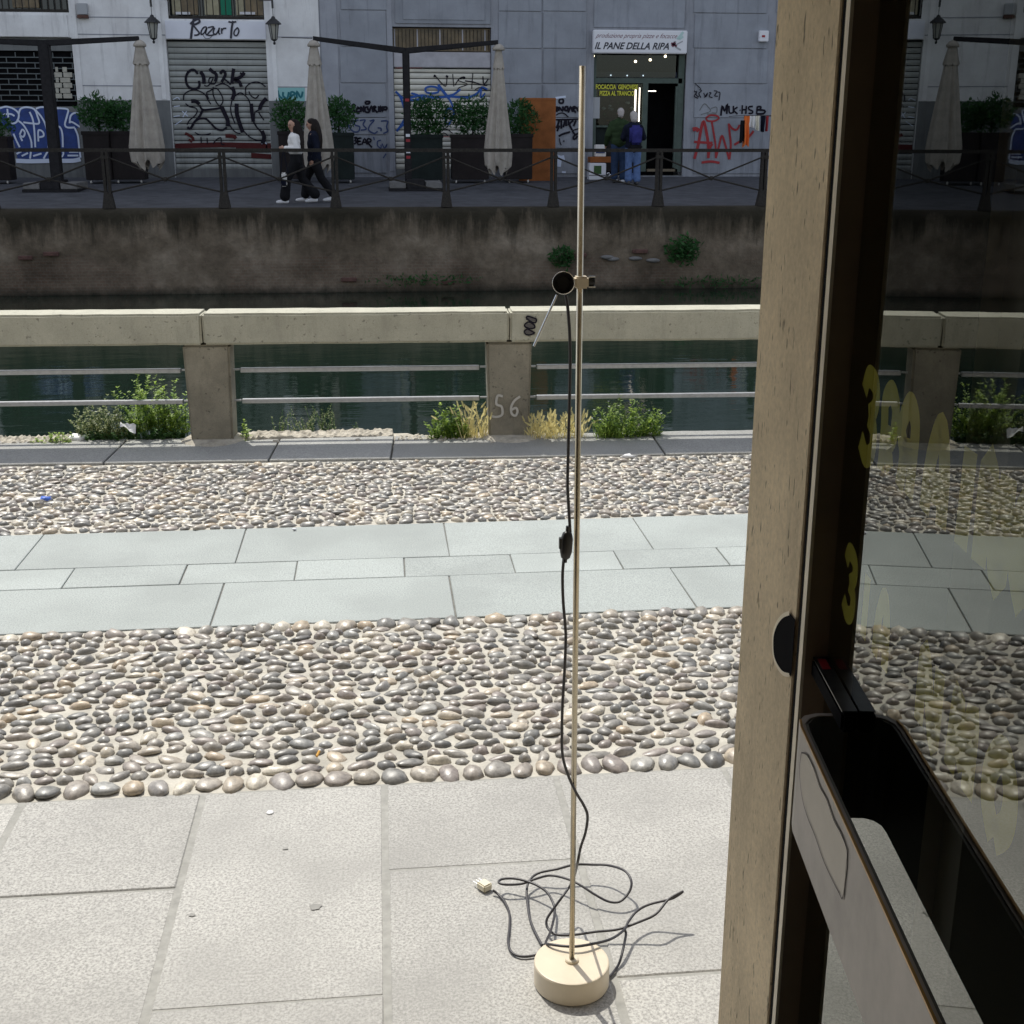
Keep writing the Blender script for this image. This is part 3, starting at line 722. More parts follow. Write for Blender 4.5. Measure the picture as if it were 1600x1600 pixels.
# left garage shutter: link grille above, solid panel below
sAz = at(60,166,FY).z; sAb = at(60,252,FY).z
gA = MB().box(oA[0], oA[1], 33.2, 33.24, sAz, oA[3]-.02).build('link_grille', M['dark'], white)
tag(gA, 'dark link grille above the blue graffiti')
zz = sAz+.12; k = 0
lk = MB()
while zz < oA[3]-.35:
    lk.box(oA[0], oA[1], 33.165, 33.19, zz, zz+.022)
    x = oA[0]+(.22 if k % 2 else 0)
    while x < oA[1]-.02: lk.box(x, x+.02, 33.166, 33.189, zz+.022, zz+.125); x += .44
    zz += .125; k += 1
o = lk.build('grille_links', plain('dark_grille_links', (.10,.115,.12), .6), gA); o['kind'] = 'stuff'
# pale bricks seen through the grille
for k in range(6):
    zc = at(97,108+k*8.3,FY).z
    for (a, b_) in (((82,95),(96,111)) if k % 2 else ((84,90),(91,108))):
        x0 = at(a,108+k*8.3,FY).x; x1 = at(b_,108+k*8.3,FY).x
        if k == 0: x0 += .05; x1 -= .08
        MB().box(x0+.01, x1-.01, 33.155, 33.163, zc-.055, zc+.055).build('pale_brick', plain('pale_brick', (.42,.40,.34), .9) if 'pale_brick' not in bpy.data.materials else bpy.data.materials['pale_brick'], gA)
MB().box(oA[0], oA[1], 33.1, 33.3, oA[3]-.3, oA[3]-.0).build('shutter_housing', M['grey_base'], white)
lowA = MB().box(oA[0], oA[1], 33.14, 33.24, sAb-.1, sAz).build('garage_panel', M['grey_base'], white)
MB().box(oA[0], oA[1], 33.1, 33.5, ZB, sAb-.1).build('doorstep', M['grey_base'], white)

def T(sc, ox, oy, Y):
    return lambda x, y: at(ox+x/sc, oy+y/sc, Y)
def strokes(name, par_, mat, f, lines, w_, sub=5, label=None):
    mb = MB()
    for i, l in enumerate(lines):
        ww = w_
        if isinstance(l[0], (int, float)): ww = l[0]; l = l[1:]
        pts = [f(*p) for p in l]
        pts = spline(pts, sub) if len(pts) > 2 else pts
        ribbon(mb, pts, ww, (0,-1,0), .002+.0005*i)
    o = mb.build(name, mat, par_)
    if label: o['label'] = label
    return o
fA = T(6.157, 0, 40, 33.13); fB = T(8.889, 250, 0, 32.95); fC = T(8.42, 250, 100, 33.13); fCw = T(8.42, 250, 100, 32.98)
fD = T(5.714, 520, 100, 33.13); fDw = T(5.714, 520, 100, 32.99); fF = T(8, 900, 30, 33.02); fH = T(9.413, 1060, 110, 32.99); fP = T(10, 800, 140, 32.99)
f2 = T(4, 380, 0, 32.98)
# blue throw-up
poly = [(0,785),(60,780),(140,795),(215,785),(300,790),(340,800),(440,785),(520,800),(640,800),(655,830),(700,835),(770,850),(775,960),(730,1000),(760,1080),(775,1200),(785,1275),(600,1290),(380,1300),(170,1290),(150,1180),(100,1010),(0,950)]
mb = MB(); vs = [fA(*p) for p in poly]; mb.add([v+Vector((0,.004,0)) for v in vs], [tuple(range(len(vs)))])
o = mb.build('graffiti_fill', M['blue_paint'], white); o['label'] = 'dark blue spray filled letters on the left shutter'
strokes('graffiti_outline', white, M['white_paint'], fA, [
    [(0,795),(60,780),(130,800),(180,850),(165,920),(120,940),(85,900),(70,800)], [(30,855),(100,850),(140,870)],
    [(180,850),(200,800),(260,785),(330,805),(360,870),(375,940),(300,940),(225,930)], [(160,905),(220,950),(270,1030),(300,1110),(305,1175)],
    [(285,830),(315,900),(330,1000),(340,1170)], [(340,810),(400,880),(440,960),(465,1080),(465,1175)], [(345,800),(390,785),(450,785)],
    [(130,1040),(160,1110),(190,1170)], [(190,1050),(215,1000),(240,1030),(225,1070),(195,1060),(215,1110)], [(370,1115),(370,1010),(410,1020),(420,1060),(375,1075)],
    [(520,840),(525,800),(600,797),(655,810),(645,870),(625,950),(650,980),(720,980)], [(670,940),(680,870),(720,840),(775,850)], [(530,975),(575,975),(600,1040),(605,1170)],
    [(720,985),(750,1060),(760,1150),(775,1270)], [(650,1250),(755,1250)], [(665,1215),(755,1215)], [(320,1255),(400,1230)], [(160,1235),(205,1210)], [(210,1255),(270,1225)],
    [(300,1200),(290,1280)], [(460,1210),(420,1280)], [.10,(155,1300),(300,1305),(500,1300)], [.10,(575,1300),(700,1300),(775,1285)], [(600,1180),(610,1240),(570,1280)], [(665,930),(700,930),(770,975)]], .042)
# Bazurto lettering on the sign panel: raised strokes
strokes('sign_lettering', white, M['sign_ink'], fB, [
    [.055,(470,250),(455,340),(440,440),(430,540)], [.05,(420,335),(470,290),(530,265),(550,300),(510,330),(460,345)], [.04,(460,350),(510,410),(545,460),(520,485),(475,490)],
    [.035,(650,375),(610,380),(575,430),(575,480),(620,450),(650,385),(635,460),(660,490)], [.035,(665,385),(735,370),(735,395),(660,480),(720,490),(770,470)],
    [.035,(760,385),(740,450),(770,480),(810,430),(825,385),(815,450),(835,480)], [.035,(855,390),(858,470)], [.035,(856,430),(880,398),(920,392)],
    [.04,(950,300),(1000,310),(1060,300)], [.05,(1015,290),(995,400),(985,535)], [.035,(1070,390),(1035,430),(1030,480),(1065,495),(1095,440),(1085,395),(1065,385)],
    [.012,(590,470),(630,530),(690,530),(740,480)]], .04, 5, 'dark handwritten Bazurto lettering')
# black graffiti on the Bazurto shutter
strokes('graffiti', sB, M['black_paint'], fC, [
    [.06,(500,130),(440,75),(370,110),(340,190),(360,280),(420,325),(490,320),(520,280),(510,220)], [.09,(530,100),(570,160),(580,260)], [.03,(580,280),(620,290),(660,260),(700,180),(650,190),(650,250),(720,260),(740,190)],
    [.08,(650,60),(690,100),(740,140),(730,230)], [.07,(790,130),(830,90),(860,140),(810,240)], [.04,(850,200),(900,240),(930,270)], [.08,(970,60),(955,160),(945,260)], [.08,(1110,110),(1060,170),(980,210),(1040,230),(1070,300)], [.05,(1050,120),(1120,140)],
    [.03,(310,480),(320,400),(400,350),(500,350),(590,400),(630,470),(670,530)], [.03,(730,290),(820,260),(900,290),(940,340)], [.09,(950,300),(975,380),(950,470)], [.03,(950,470),(930,570),(940,660),(990,790)],
    [.03,(700,300),(700,400),(740,500),(790,550),(830,480),(800,390),(740,320),(660,350),(615,380),(640,460)],
    [.09,(410,490),(470,490),(520,530)], [.05,(520,540),(560,600),(640,600),(780,580),(820,560)], [.03,(335,520),(390,560),(470,580),(490,630),(450,690),(390,740),(355,800)],
    [.06,(560,610),(520,690),(450,770),(400,850),(360,830)], [.05,(450,760),(520,720),(600,720),(670,780),(740,850),(820,870),(880,830)], [.10,(810,560),(850,650),(890,740),(890,820)], [.03,(890,740),(940,840),(1000,900),(1060,915)],
    [.10,(1010,520),(1010,640),(1040,760),(1090,900)], [.03,(1100,880),(1180,960),(1270,1000),(1350,1000)], [.10,(1340,880),(1370,960),(1350,1050)], [.09,(1200,520),(1210,640),(1230,760)], [.04,(1230,760),(1280,840),(1340,900)],
    [.03,(1190,540),(1160,460),(1100,400),(1050,380),(990,420)], [.03,(1130,400),(1130,310),(1200,250),(1300,240),(1390,300)], [.09,(1400,450),(1340,520),(1310,600)], [.03,(1310,600),(1250,640),(1240,740)], [.03,(1300,640),(1340,700),(1370,740)],
    [.03,(1170,360),(1200,420),(1260,450),(1300,410)], [.03,(460,900),(520,930),(600,930),(670,915)], [.03,(540,960),(545,1040)], [.03,(620,970),(625,1050)], [.03,(700,1050),(740,1000),(800,970),(810,1050),(850,1060)]], .04)
strokes('graffiti', sB, M['maroon_paint'], fC, [[.12,(200,1080),(820,1060)], [.12,(820,1062),(1460,1075)], [.07,(330,910),(420,960),(440,1010)], [.09,(860,945),(960,950),(1000,980)], [.05,(380,990),(420,1030)], [.16,(1000,1100),(1460,1095)], [.12,(1200,1200),(1460,1220)]], .08, 4, 'maroon paint smears low on the shutter')
mk = MB(); 
strokes('graffiti', sB, M['white_paint'], fC, [[.02,(170,470),(230,440),(260,470)], [.02,(180,560),(260,550)], [.02,(290,620),(370,690)], [.02,(300,700),(350,620)], [.02,(180,690),(260,680)], [.03,(1330,1060),(1370,1035),(1400,1050),(1400,1110)], [.02,(200,800),(290,740)]], .02)
# blue scribbles and black tag on the cream shutter
strokes('graffiti', sC, M['blue_line'], fD, [
    [.055,(560,245),(600,290),(640,400),(650,470),(600,560),(570,600)], [.05,(565,250),(640,310),(740,320),(830,290)], [.05,(700,260),(760,280),(830,330)], [.055,(690,300),(800,280),(900,300),(1050,290),(1200,300),(1290,260),(1330,210),(1380,230)],
    [.05,(830,250),(830,215),(880,200),(935,215),(940,250),(880,262),(830,250)], [.07,(940,185),(990,250),(1040,310)], [.045,(1040,310),(1070,380),(1080,450),(1030,540),(1000,470),(1030,400),(1080,410)], [.05,(1140,225),(1080,270),(1000,290)],
    [.04,(1330,200),(1320,300),(1360,260)], [.04,(570,590),(640,540),(700,530)]], .05)
strokes('graffiti', sC, M['black_paint'], fD, [
    [.06,(900,105),(920,110)], [.025,(920,110),(970,170),(1010,195),(1020,110)], [.05,(1010,105),(1030,115)], [.022,(1070,90),(1080,200)], [.022,(1090,190),(1130,130),(1170,115),(1120,145),(1200,180),(1130,210),(1110,240)], [.05,(1165,115),(1180,128)],
    [.03,(1180,150),(1250,160),(1330,185),(1380,190)], [.022,(1250,80),(1240,220)], [.03,(1340,110),(1350,180),(1390,130)], [.022,(1260,240),(1310,210),(1380,240)], [.03,(1320,330),(1360,300)], [.022,(940,585),(1010,580),(1070,620)], [.022,(950,640),(990,615),(1030,640)]], .03)
strokes('graffiti', sC, M['red_paint'], fD, [[.02,(560,35),(800,33)], [.015,(985,648),(1050,650)]], .02)

# grey building: raised panels between recessed joints
def panel(px0, py0, px1, py1, y0=33.0, mat='grey_plaster'):
    x0, x1, z0, z1 = rc(px0, py0, px1, py1)
    return MB().box(x0+.012, x1-.012, y0, 33.028, z0+.012, z1-.012).build('wall_panel', M[mat], grey, bevel=.006, seg=1)
def pcol(p0, p1, ys, **k):
    for a, b_ in zip(ys[:-1], ys[1:]): panel(p0, a, p1, b_, **k)
pcol(531, 604, [-40, 16, 73, 130, 184, 211, 236, 271])
pcol(502.5, 530, [-40, 268], y0=33.012, mat='grey_trim')
pcol(605, 615, [-40, 268], y0=33.016, mat='grey_trim')
panel(616, -45, 767, 38)
panel(628, -45, 758, 32, y0=32.985)
pcol(778.5, 847, [-40, 18, 76, 131, 184, 232, 272]); pcol(848, 917, [-40, 18, 76, 131, 184, 232, 272])
panel(928, -45, 1072, 44)
pcol(1084.5, 1200, [-40, 21, 76, 131, 184.5, 272]); 
pcol(1214, 1330, [-40, 21, 76, 131, 184.5, 272]); 
# tags on the grey wall
strokes('graffiti', grey, M['black_paint'], fDw, [
    [(100,350),(125,380),(130,435),(150,400),(120,390)], [(140,400),(160,400),(150,430),(170,430)], [(175,430),(175,365),(200,370),(180,400),(205,430)], [(215,385),(240,395),(215,400),(215,425),(245,425)], [(250,430),(250,380),(275,425),(275,370)],
    [(320,385),(290,390),(290,425),(320,430),(322,405),(305,405)], [(325,430),(345,375),(360,430)], [(365,430),(365,380),(385,385),(370,400),(400,435)], [(410,375),(410,430)], [(425,430),(425,375),(445,425),(445,375)], [(455,385),(480,385),(480,405),(455,405),(455,385)],
    [(290,335),(330,335),(320,355),(295,355),(290,335)]], .05, 3)
strokes('graffiti', grey, M['navy_paint'], fDw, [
    [(130,520),(150,570),(190,605),(230,600),(240,560),(200,545),(190,510),(230,500)], [(240,505),(290,500),(270,540),(300,580),(250,590)], [(330,510),(370,500),(330,550),(320,590),(370,620),(400,600)], [(400,570),(430,575),(430,600)], [(430,510),(490,510),(480,560),(490,600),(450,620)]], .035, 4)
strokes('graffiti', grey, M['black_paint'], fDw, [
    [(190,660),(215,655),(195,685),(220,690),(190,715)], [(225,665),(255,660),(225,665),(225,690),(250,690),(225,690),(225,718),(255,715)], [(260,720),(285,665),(305,718)], [(268,700),(300,698)], [(310,720),(310,668),(340,675),(335,695),(312,700),(350,745)]], .04, 3)
strokes('graffiti', grey, M['navy_paint'], fDw, [[(365,650),(370,680)], [(430,680),(400,690),(400,730),(430,750),(430,720)], [(440,710),(460,750),(485,715),(470,750)], [(475,800),(450,840)]], .03, 3)
strokes('graffiti', grey, M['black_paint'], fP, [
    [(730,180),(760,145),(800,160),(795,205),(750,210),(730,180)], [(690,260),(690,330)], [(690,290),(720,270),(690,330),(715,335)], [(730,335),(735,275),(790,335),(795,260)], [(880,270),(835,270),(825,320),(870,325),(885,295),(855,295)], [(880,360),(915,265),(945,345)], [(950,350),(955,270),(1000,280),(960,310),(1000,360)], [(1005,270),(1040,340),(1050,260)],
    [.03,(690,400),(740,370),(810,370),(880,430)], [.04,(680,470),(1040,462)], [(735,480),(720,540),(690,600)], [(740,560),(705,650)], [(770,480),(770,610)], [(800,590),(830,480)], [(845,480),(845,570)], [(885,480),(880,560)], [(960,480),(900,540),(940,630)], [(1000,480),(960,570)], [.03,(940,640),(1040,610)],
    [.05,(730,730),(780,700),(840,680),(910,660)], [(940,640),(980,700)], [(1040,680),(970,720),(960,770),(1000,760),(1020,720)], [.025,(740,760),(750,820),(770,870)], [.03,(810,790),(810,820)]], .05, 3)
strokes('graffiti', grey, M['white_paint'], fP, [[.12,(690,1050),(760,1070),(820,1060)], [.16,(700,1150),(770,1160)], [.05,(680,130),(840,110)], [.05,(780,1290),(840,1290)]], .1, 3, 'whitewash patches')
strokes('graffiti', grey, M['red_paint'], fH, [
    [.075,(235,1300),(290,1100),(330,880),(370,750),(410,900),(440,1100),(440,1290)], [.06,(230,1050),(360,1060),(500,1065)], [.10,(210,870),(260,860),(300,890)], [.05,(490,760),(515,900),(545,1100),(550,1290)], [.055,(550,1290),(600,1100),(640,960),(690,1100),(745,1310)], [.055,(750,1310),(770,1100),(755,940),(740,780)],
    [.05,(740,790),(800,860),(860,870),(900,800)], [.045,(405,700),(470,660),(570,670),(590,710),(520,745),(430,740),(405,700)], [.06,(440,1290),(460,1150),(500,1080)], [.06,(340,1355),(480,1340),(605,1360)], [.06,(820,1095),(930,1030),(1030,980),(1105,890)]], .05)
strokes('graffiti', grey, M['black_paint'], fH, [
    [.05,(625,665),(645,520),(680,600),(720,490),(710,640)], [(745,520),(750,620),(795,625)], [(810,520),(805,630)], [(870,540),(815,585),(870,640)], [(900,585),(912,590)], [(940,510),(935,640)], [(1000,520),(990,640)], [(940,580),(1000,575)], [(1095,530),(1040,535),(1035,570),(1090,600),(1080,630),(1030,630)], [(1160,530),(1150,640)], [.05,(1160,535),(1210,535),(1200,575),(1160,580),(1270,590),(1250,635),(1150,640)],
    [.025,(230,300),(260,330),(230,380),(290,410)], [.025,(270,300),(260,360),(300,390)], [.025,(310,280),(340,300),(300,340),(330,400)], [.025,(370,330),(400,390),(430,330),(380,400)], [.025,(450,330),(480,330),(450,380),(500,400)], [.025,(520,300),(570,310),(530,370),(580,380)], [.025,(580,320),(610,330),(595,440)], [.02,(240,190),(330,270)]], .042, 3)
strokes('graffiti', grey, M['grey_base'], fH, [[.02,(310,590),(380,490),(440,540),(470,600),(330,650)], [.02,(480,560),(560,540),(560,620),(490,620)], [.02,(420,640),(560,640)]], .02, 4)
strokes('graffiti', white, M['teal_paint'], f2, [[.05,(215,565),(225,600),(245,615)], [.05,(250,575),(250,600),(275,615),(285,575)], [.05,(295,615),(300,575),(325,585),(300,600)], [.05,(335,615),(335,570),(360,610),(372,572)]], .05, 3, 'teal LUPIN tag beside the parasol')
MB().add([f2(195,548)+Vector((0,.004,0)), f2(195,628)+Vector((0,.004,0)), f2(385,632)+Vector((0,.004,0)), f2(385,548)+Vector((0,.004,0))], [(0,1,2,3)]).build('paint_patch', M['pale_teal'], white)

# ---- text helper (mesh lettering)
def text(name, s, x, z, Y, h, wdt, mat, par_, shear=0, bold=0, flip=False):
    cu = bpy.data.curves.new(name, 'FONT'); cu.body = s; cu.size = 1; cu.shear = shear; cu.offset = bold; cu.resolution_u = 3
    t = bpy.data.objects.new(name, cu); COL.objects.link(t); dg = bpy.context.evaluated_depsgraph_get(); dg.update()
    me = bpy.data.meshes.new_from_object(t.evaluated_get(dg)); bpy.data.objects.remove(t); bpy.data.curves.remove(cu)
    xs_ = [v.co.x for v in me.vertices]; ys_ = [v.co.y for v in me.vertices]
    x0, x1, y0, y1 = min(xs_), max(xs_), min(ys_), max(ys_)
    for v in me.vertices:
        v.co = ((v.co.x-x0)/(x1-x0)*wdt+x, Y, (v.co.y-y0)/(y1-y0)*h+z)
    me.materials.clear(); me.materials.append(mat); return link(name, me, par_)
# ---- bakery sign
x0, x1, z0, z1 = rc(927, 47, 1074, 83.5, 32.8)
sign = empty('shop_sign', ((x0+x1)/2, 32.8, z0), 'white illuminated box sign reading IL PANE DELLA RIPA above the bakery door', 'sign')
MB().box(x0, x1, 32.8, 33.0, z0, z1).build('sign_box', M['sign_white'], sign, bevel=.02)
W_ = x1-x0; H_ = z1-z0
text('lettering', 'IL PANE DELLA RIPA', x0+W_*.015, z0+H_*.17, 32.796, H_*.30, W_*.79, M['sign_ink'], sign, .35, .024)
text('lettering', 'produzione propria pizze e focacce', x0+W_*.02, z0+H_*.60, 32.796, H_*.26, W_*.87, M['sign_red'], sign, .6, -.004)
mb = MB()
fS = T(8, 900, 30, 32.797)
for l, w_ in (([(1200,340),(1240,290)], .07), ([(1190,300),(1260,340)], .05)): ribbon(mb, [fS(*p) for p in l], w_, (0,-1,0), .003)
mb.build('emblem', M['sign_red'], sign)
mb = MB()
for l, w_ in (([(1240,325),(1335,275)], .03), ([(1240,345),(1310,385)], .04), ([(1225,290),(1250,280)], .04)): ribbon(mb, [fS(*p) for p in l], w_, (0,-1,0), .003)
mb.build('emblem_stalk', M['mailbox'], sign)
mb = MB()
for l, w_ in (([(1265,250),(1310,200),(1340,160)], .06), ([(1290,255),(1340,215)], .05)): ribbon(mb, [fS(*p) for p in l], w_, (0,-1,0), .003)
mb.build('emblem_leaf', M['sign_green'], sign)
# ---- bakery front
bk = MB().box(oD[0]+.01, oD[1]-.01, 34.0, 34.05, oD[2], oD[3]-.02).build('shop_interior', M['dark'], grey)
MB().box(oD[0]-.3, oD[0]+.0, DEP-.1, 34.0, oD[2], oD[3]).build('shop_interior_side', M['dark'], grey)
def fr(a, b_, c, d, y0=33.1, y1=33.2, mat='green_frame', name='frame_bar'):
    return fbox(a, b_, c, d, y0, y1, 33.1).build(name, M[mat], front)
front = MB().box(oD[0], oD[1], 33.05, 33.4, ZB, oD[2]+.02).build('shop_threshold', M['grey_base'], grey)
fr(925, 122, 1066, 130); fr(925, 84, 932, 122); fr(1058, 86, 1067, 268); fr(925, 130, 931, 268); fr(1003, 130, 1011, 268)
fr(1011, 264, 1058, 268, mat='pale_brown'); fr(932, 196, 1003, 199); fr(1054, 135, 1057.5, 262)
fr(931, 112, 1060, 121, 33.24, 33.27, 'navy_panel', 'panel')
fr(932, 199, 1003, 226, 33.2, 33.24, 'planter_g', 'panel')
fr(932, 130, 1003, 196, 33.5, 33.52, 'brown_display', 'display')
fr(932, 226, 1003, 268, 33.18, 33.22, 'planter', 'panel')
pn = fr(932, 84, 1057, 121, 33.16, 33.165, 'shop_glass', 'pane'); fr(932, 131, 1003, 196, 33.16, 33.165, 'shop_glass', 'pane'); 
fr(924, 152, 937, 185, 33.09, 33.1, 'mailbox', 'notice')
fr(991.5, 140, 993.5, 186, 33.08, 33.1, 'tube_glow', 'glow_strip'); fr(998, 137, 999.5, 190, 33.085, 33.1, 'tube_glow', 'glow_strip')  # glowing strips stand in for a fluorescent tube's reflection in the glass
fr(1010, 141, 1029, 142.4, 33.4, 33.42, 'tube_glow', 'glow_strip')
xA, xB, zA, zB = rc(931, 132, 997, 139.5, 33.08); text('lettering', 'FOCACCIA  GENOVESE', xA, zA, 33.085, zB-zA, xB-xA, M['yellow'], front, 0, .03)
xA, xB, zA, zB = rc(937, 142, 991, 149.5, 33.08); text('lettering', 'PIZZA AL TRANCIO', xA, zA, 33.085, zB-zA, xB-xA, M['yellow'], front, 0, .03)
def blob(name, c, r, mat, par_, sc=(1,1,1), seed=0, amp=0, sub=2):
    bm = bmesh.new(); bmesh.ops.create_icosphere(bm, subdivisions=sub, radius=r)
    for v in bm.verts:
        k = 1+amp*noise.noise(v.co.normalized()*2+Vector((seed,0,0)))
        v.co = Vector((v.co.x*sc[0]*k, v.co.y*sc[1]*k, v.co.z*sc[2]*k))+Vector(c)
    me = bpy.data.meshes.new(name); bm.to_mesh(me); bm.free(); me.materials.append(mat)
    me.polygons.foreach_set('use_smooth', [True]*len(me.polygons)); return link(name, me, par_)
for (a, b_) in ((927.5,87.5),(993,96),(1016,93.5),(1039.6,88)): blob('bulb', at(a, b_, 33.12), .033, M['bulb'], front)
for (a, b_) in ((954.4,117.5),(980,118),(1005,118)): blob('spot_bulb', at(a, b_, 33.2), .018, M['blue_bulb'], front)
for k in range(26):
    q = at(random.uniform(934,1000), random.uniform(158,194), 33.45)
    blob('display_item', q, random.uniform(.025,.06), random.choice([M['sign_red'], M['sign_white'], M['weed_dark'], M['wood_panel'], M['mailbox']]), front, (1.2,.6,.8), k, .5, 1)

# ================================================================ THINGS ON THE FAR QUAY
def qloc(px, py):                                   # where a pixel meets the far quay surface
    d = ray(px, py); t = (.40-.0415*24.8 - EYE.z)/(d.z-.0415*d.y); return EYE+d*t
# lanterns
def lantern(px, py, label):
    p = at(px, py, 32.6); t = empty('wall_lantern', (p.x, 32.6, p.z), label, 'lantern', 'lanterns on the white building')
    z = p.z
    b = MB(); b.lathe((p.x, 32.6, z), [(.0,.07),(.02,.05),(.012,.02),(.06,.0),(.095,.36)][1:4]+[(.075,.03),(.11,.36),(.115,.37)], 6)
    MB().lathe((p.x, 32.6, z), [(.02,-.10),(.035,-.06),(.012,-.03),(.06,0),(.08,.02)], 12).build('finial', M['lantern'], t)
    MB().lathe((p.x, 32.6, z), [(.065,.02),(.10,.22),(.115,.36)], 6).build('glass_body', M['lantern_glass'], t)
    for k in range(6):
        a = 2*math.pi*k/6; q0 = Vector((p.x+.07*math.cos(a), 32.6+.07*math.sin(a), z+.02)); q1 = Vector((p.x+.12*math.cos(a), 32.6+.12*math.sin(a), z+.36))
        MB().tube([q0, q1], .011, 5).build('cage_bar', M['lantern'], t)
    MB().lathe((p.x, 32.6, z), [(.19,.36),(.185,.385),(.10,.46),(.05,.50),(.04,.53),(.012,.55)], 12).build('cap', M['lantern'], t)
    MB().tube([(p.x, 32.6, z+.55), (p.x, 32.6, z+.72)], .008, 5).build('chain', M['lantern'], t)
    MB().tube([(p.x, 32.6, z+.72), (p.x-.01, 32.6, z+1.15)], .028, 6).build('bracket_bar', M['lantern'], t)
    MB().tube([(p.x, 32.6, z+.9), (p.x+.35 if px < 300 else p.x-.35, 32.97, z+.92)], .012, 5).build('wall_arm', M['lantern'], t)
lantern(240, 61, 'black hexagonal lantern left of the Bazurto sign, beside the first parasol')
lantern(428.5, 63, 'black hexagonal lantern right of the Bazurto sign, above the walking women')
p = at(128, 17, 32.9)
mbx = empty('wall_box', (p.x, 32.95, p.z), 'small grey meter box with dark base high on the white pier', 'meter box')
MB().box(p.x-.12, p.x+.13, 32.88, 32.99, p.z-.08, p.z+.17).build('casing', M['mailbox'], mbx, bevel=.01)
MB().box(p.x-.12, p.x+.13, 32.88, 32.99, p.z-.16, p.z-.09).build('base_strip', M['brick_red'], mbx)
p = at(1192, 57, 32.9)
mbx = empty('wall_box', (p.x, 32.95, p.z), 'small white alarm box on the grey wall beside the stone door jamb', 'alarm box')
MB().box(p.x-.1, p.x+.15, 32.88, 32.99, p.z-.12, p.z+.14).build('casing', M['sign_white'], mbx, bevel=.015)
MB().box(p.x-.03, p.x+.05, 32.87, 32.879, p.z-.02, p.z+.03).build('lens', M['red_paint'], mbx)

# closed cantilever parasols
def canopy(par_, px, pyt, pyb, wpx, Y, seed, label=None):
    top = at(px, pyt, Y); bot = at(px, pyb, Y); H = top.z-bot.z; R0 = wpx/1950*Y*.86/2
    n = 44; rows = 26; vs = []; fs = []; rng = random.Random(seed)
    folds = [rng.uniform(0,6.28) for _ in range(4)]
    for j in range(rows+1):
        t = j/rows
        rr = R0*(.16+.84*min(1, (t/.86))**.8)*(1-.10*max(0, (t-.86)/.14))
        for k in range(n):
            a = 2*math.pi*k/n
            fld = .27*math.sin(8*a+folds[0]+.6*math.sin(3*t+folds[1]))+.10*math.sin(13*a+folds[2]+2*t)+.05*math.sin(21*a+folds[3])
            r_ = rr*(1+fld*min(1,.35+t))
            zz = top.z-H*t + (0 if j < rows else H*(.035*math.sin(8*a+folds[0])+.02*math.sin(5*a+folds[2])))
            vs.append((top.x+r_*math.cos(a)+.05*R0*t*math.sin(folds[2]), Y+r_*math.sin(a)*.9, zz))
    fs = [(j*n+k, j*n+(k+1)%n, (j+1)*n+(k+1)%n, (j+1)*n+k) for j in range(rows) for k in range(n)]+[tuple(range(n))]
    o = MB().add(vs, fs).build('canopy', M['canvas'], par_, smooth=True)
    vp = MB().lathe((top.x, Y, top.z), [(.13,-.09),(.14,-.05),(.09,.015),(.03,.05)], 10).build('canopy_cap', M['canvas'], o, smooth=True)
    # the short hanging valance of the vent
    vs = []; n = 20
    for j in range(4):
        for k in range(n):
            a = 2*math.pi*k/n; r_ = R0*(.27+.085*j)*(1+.12*math.sin(8*a+folds[0]))
            vs.append((top.x+r_*math.cos(a), Y+r_*math.sin(a)*.9, top.z-H*(.03+.05*j)+(0 if j < 3 else .025*math.sin(8*a+folds[0]))))
    MB().add(vs, [(j*n+k, j*n+(k+1)%n, (j+1)*n+(k+1)%n, (j+1)*n+k) for j in range(3) for k in range(n)]).build('vent_flap', M['canvas'], o, smooth=True)
    return top
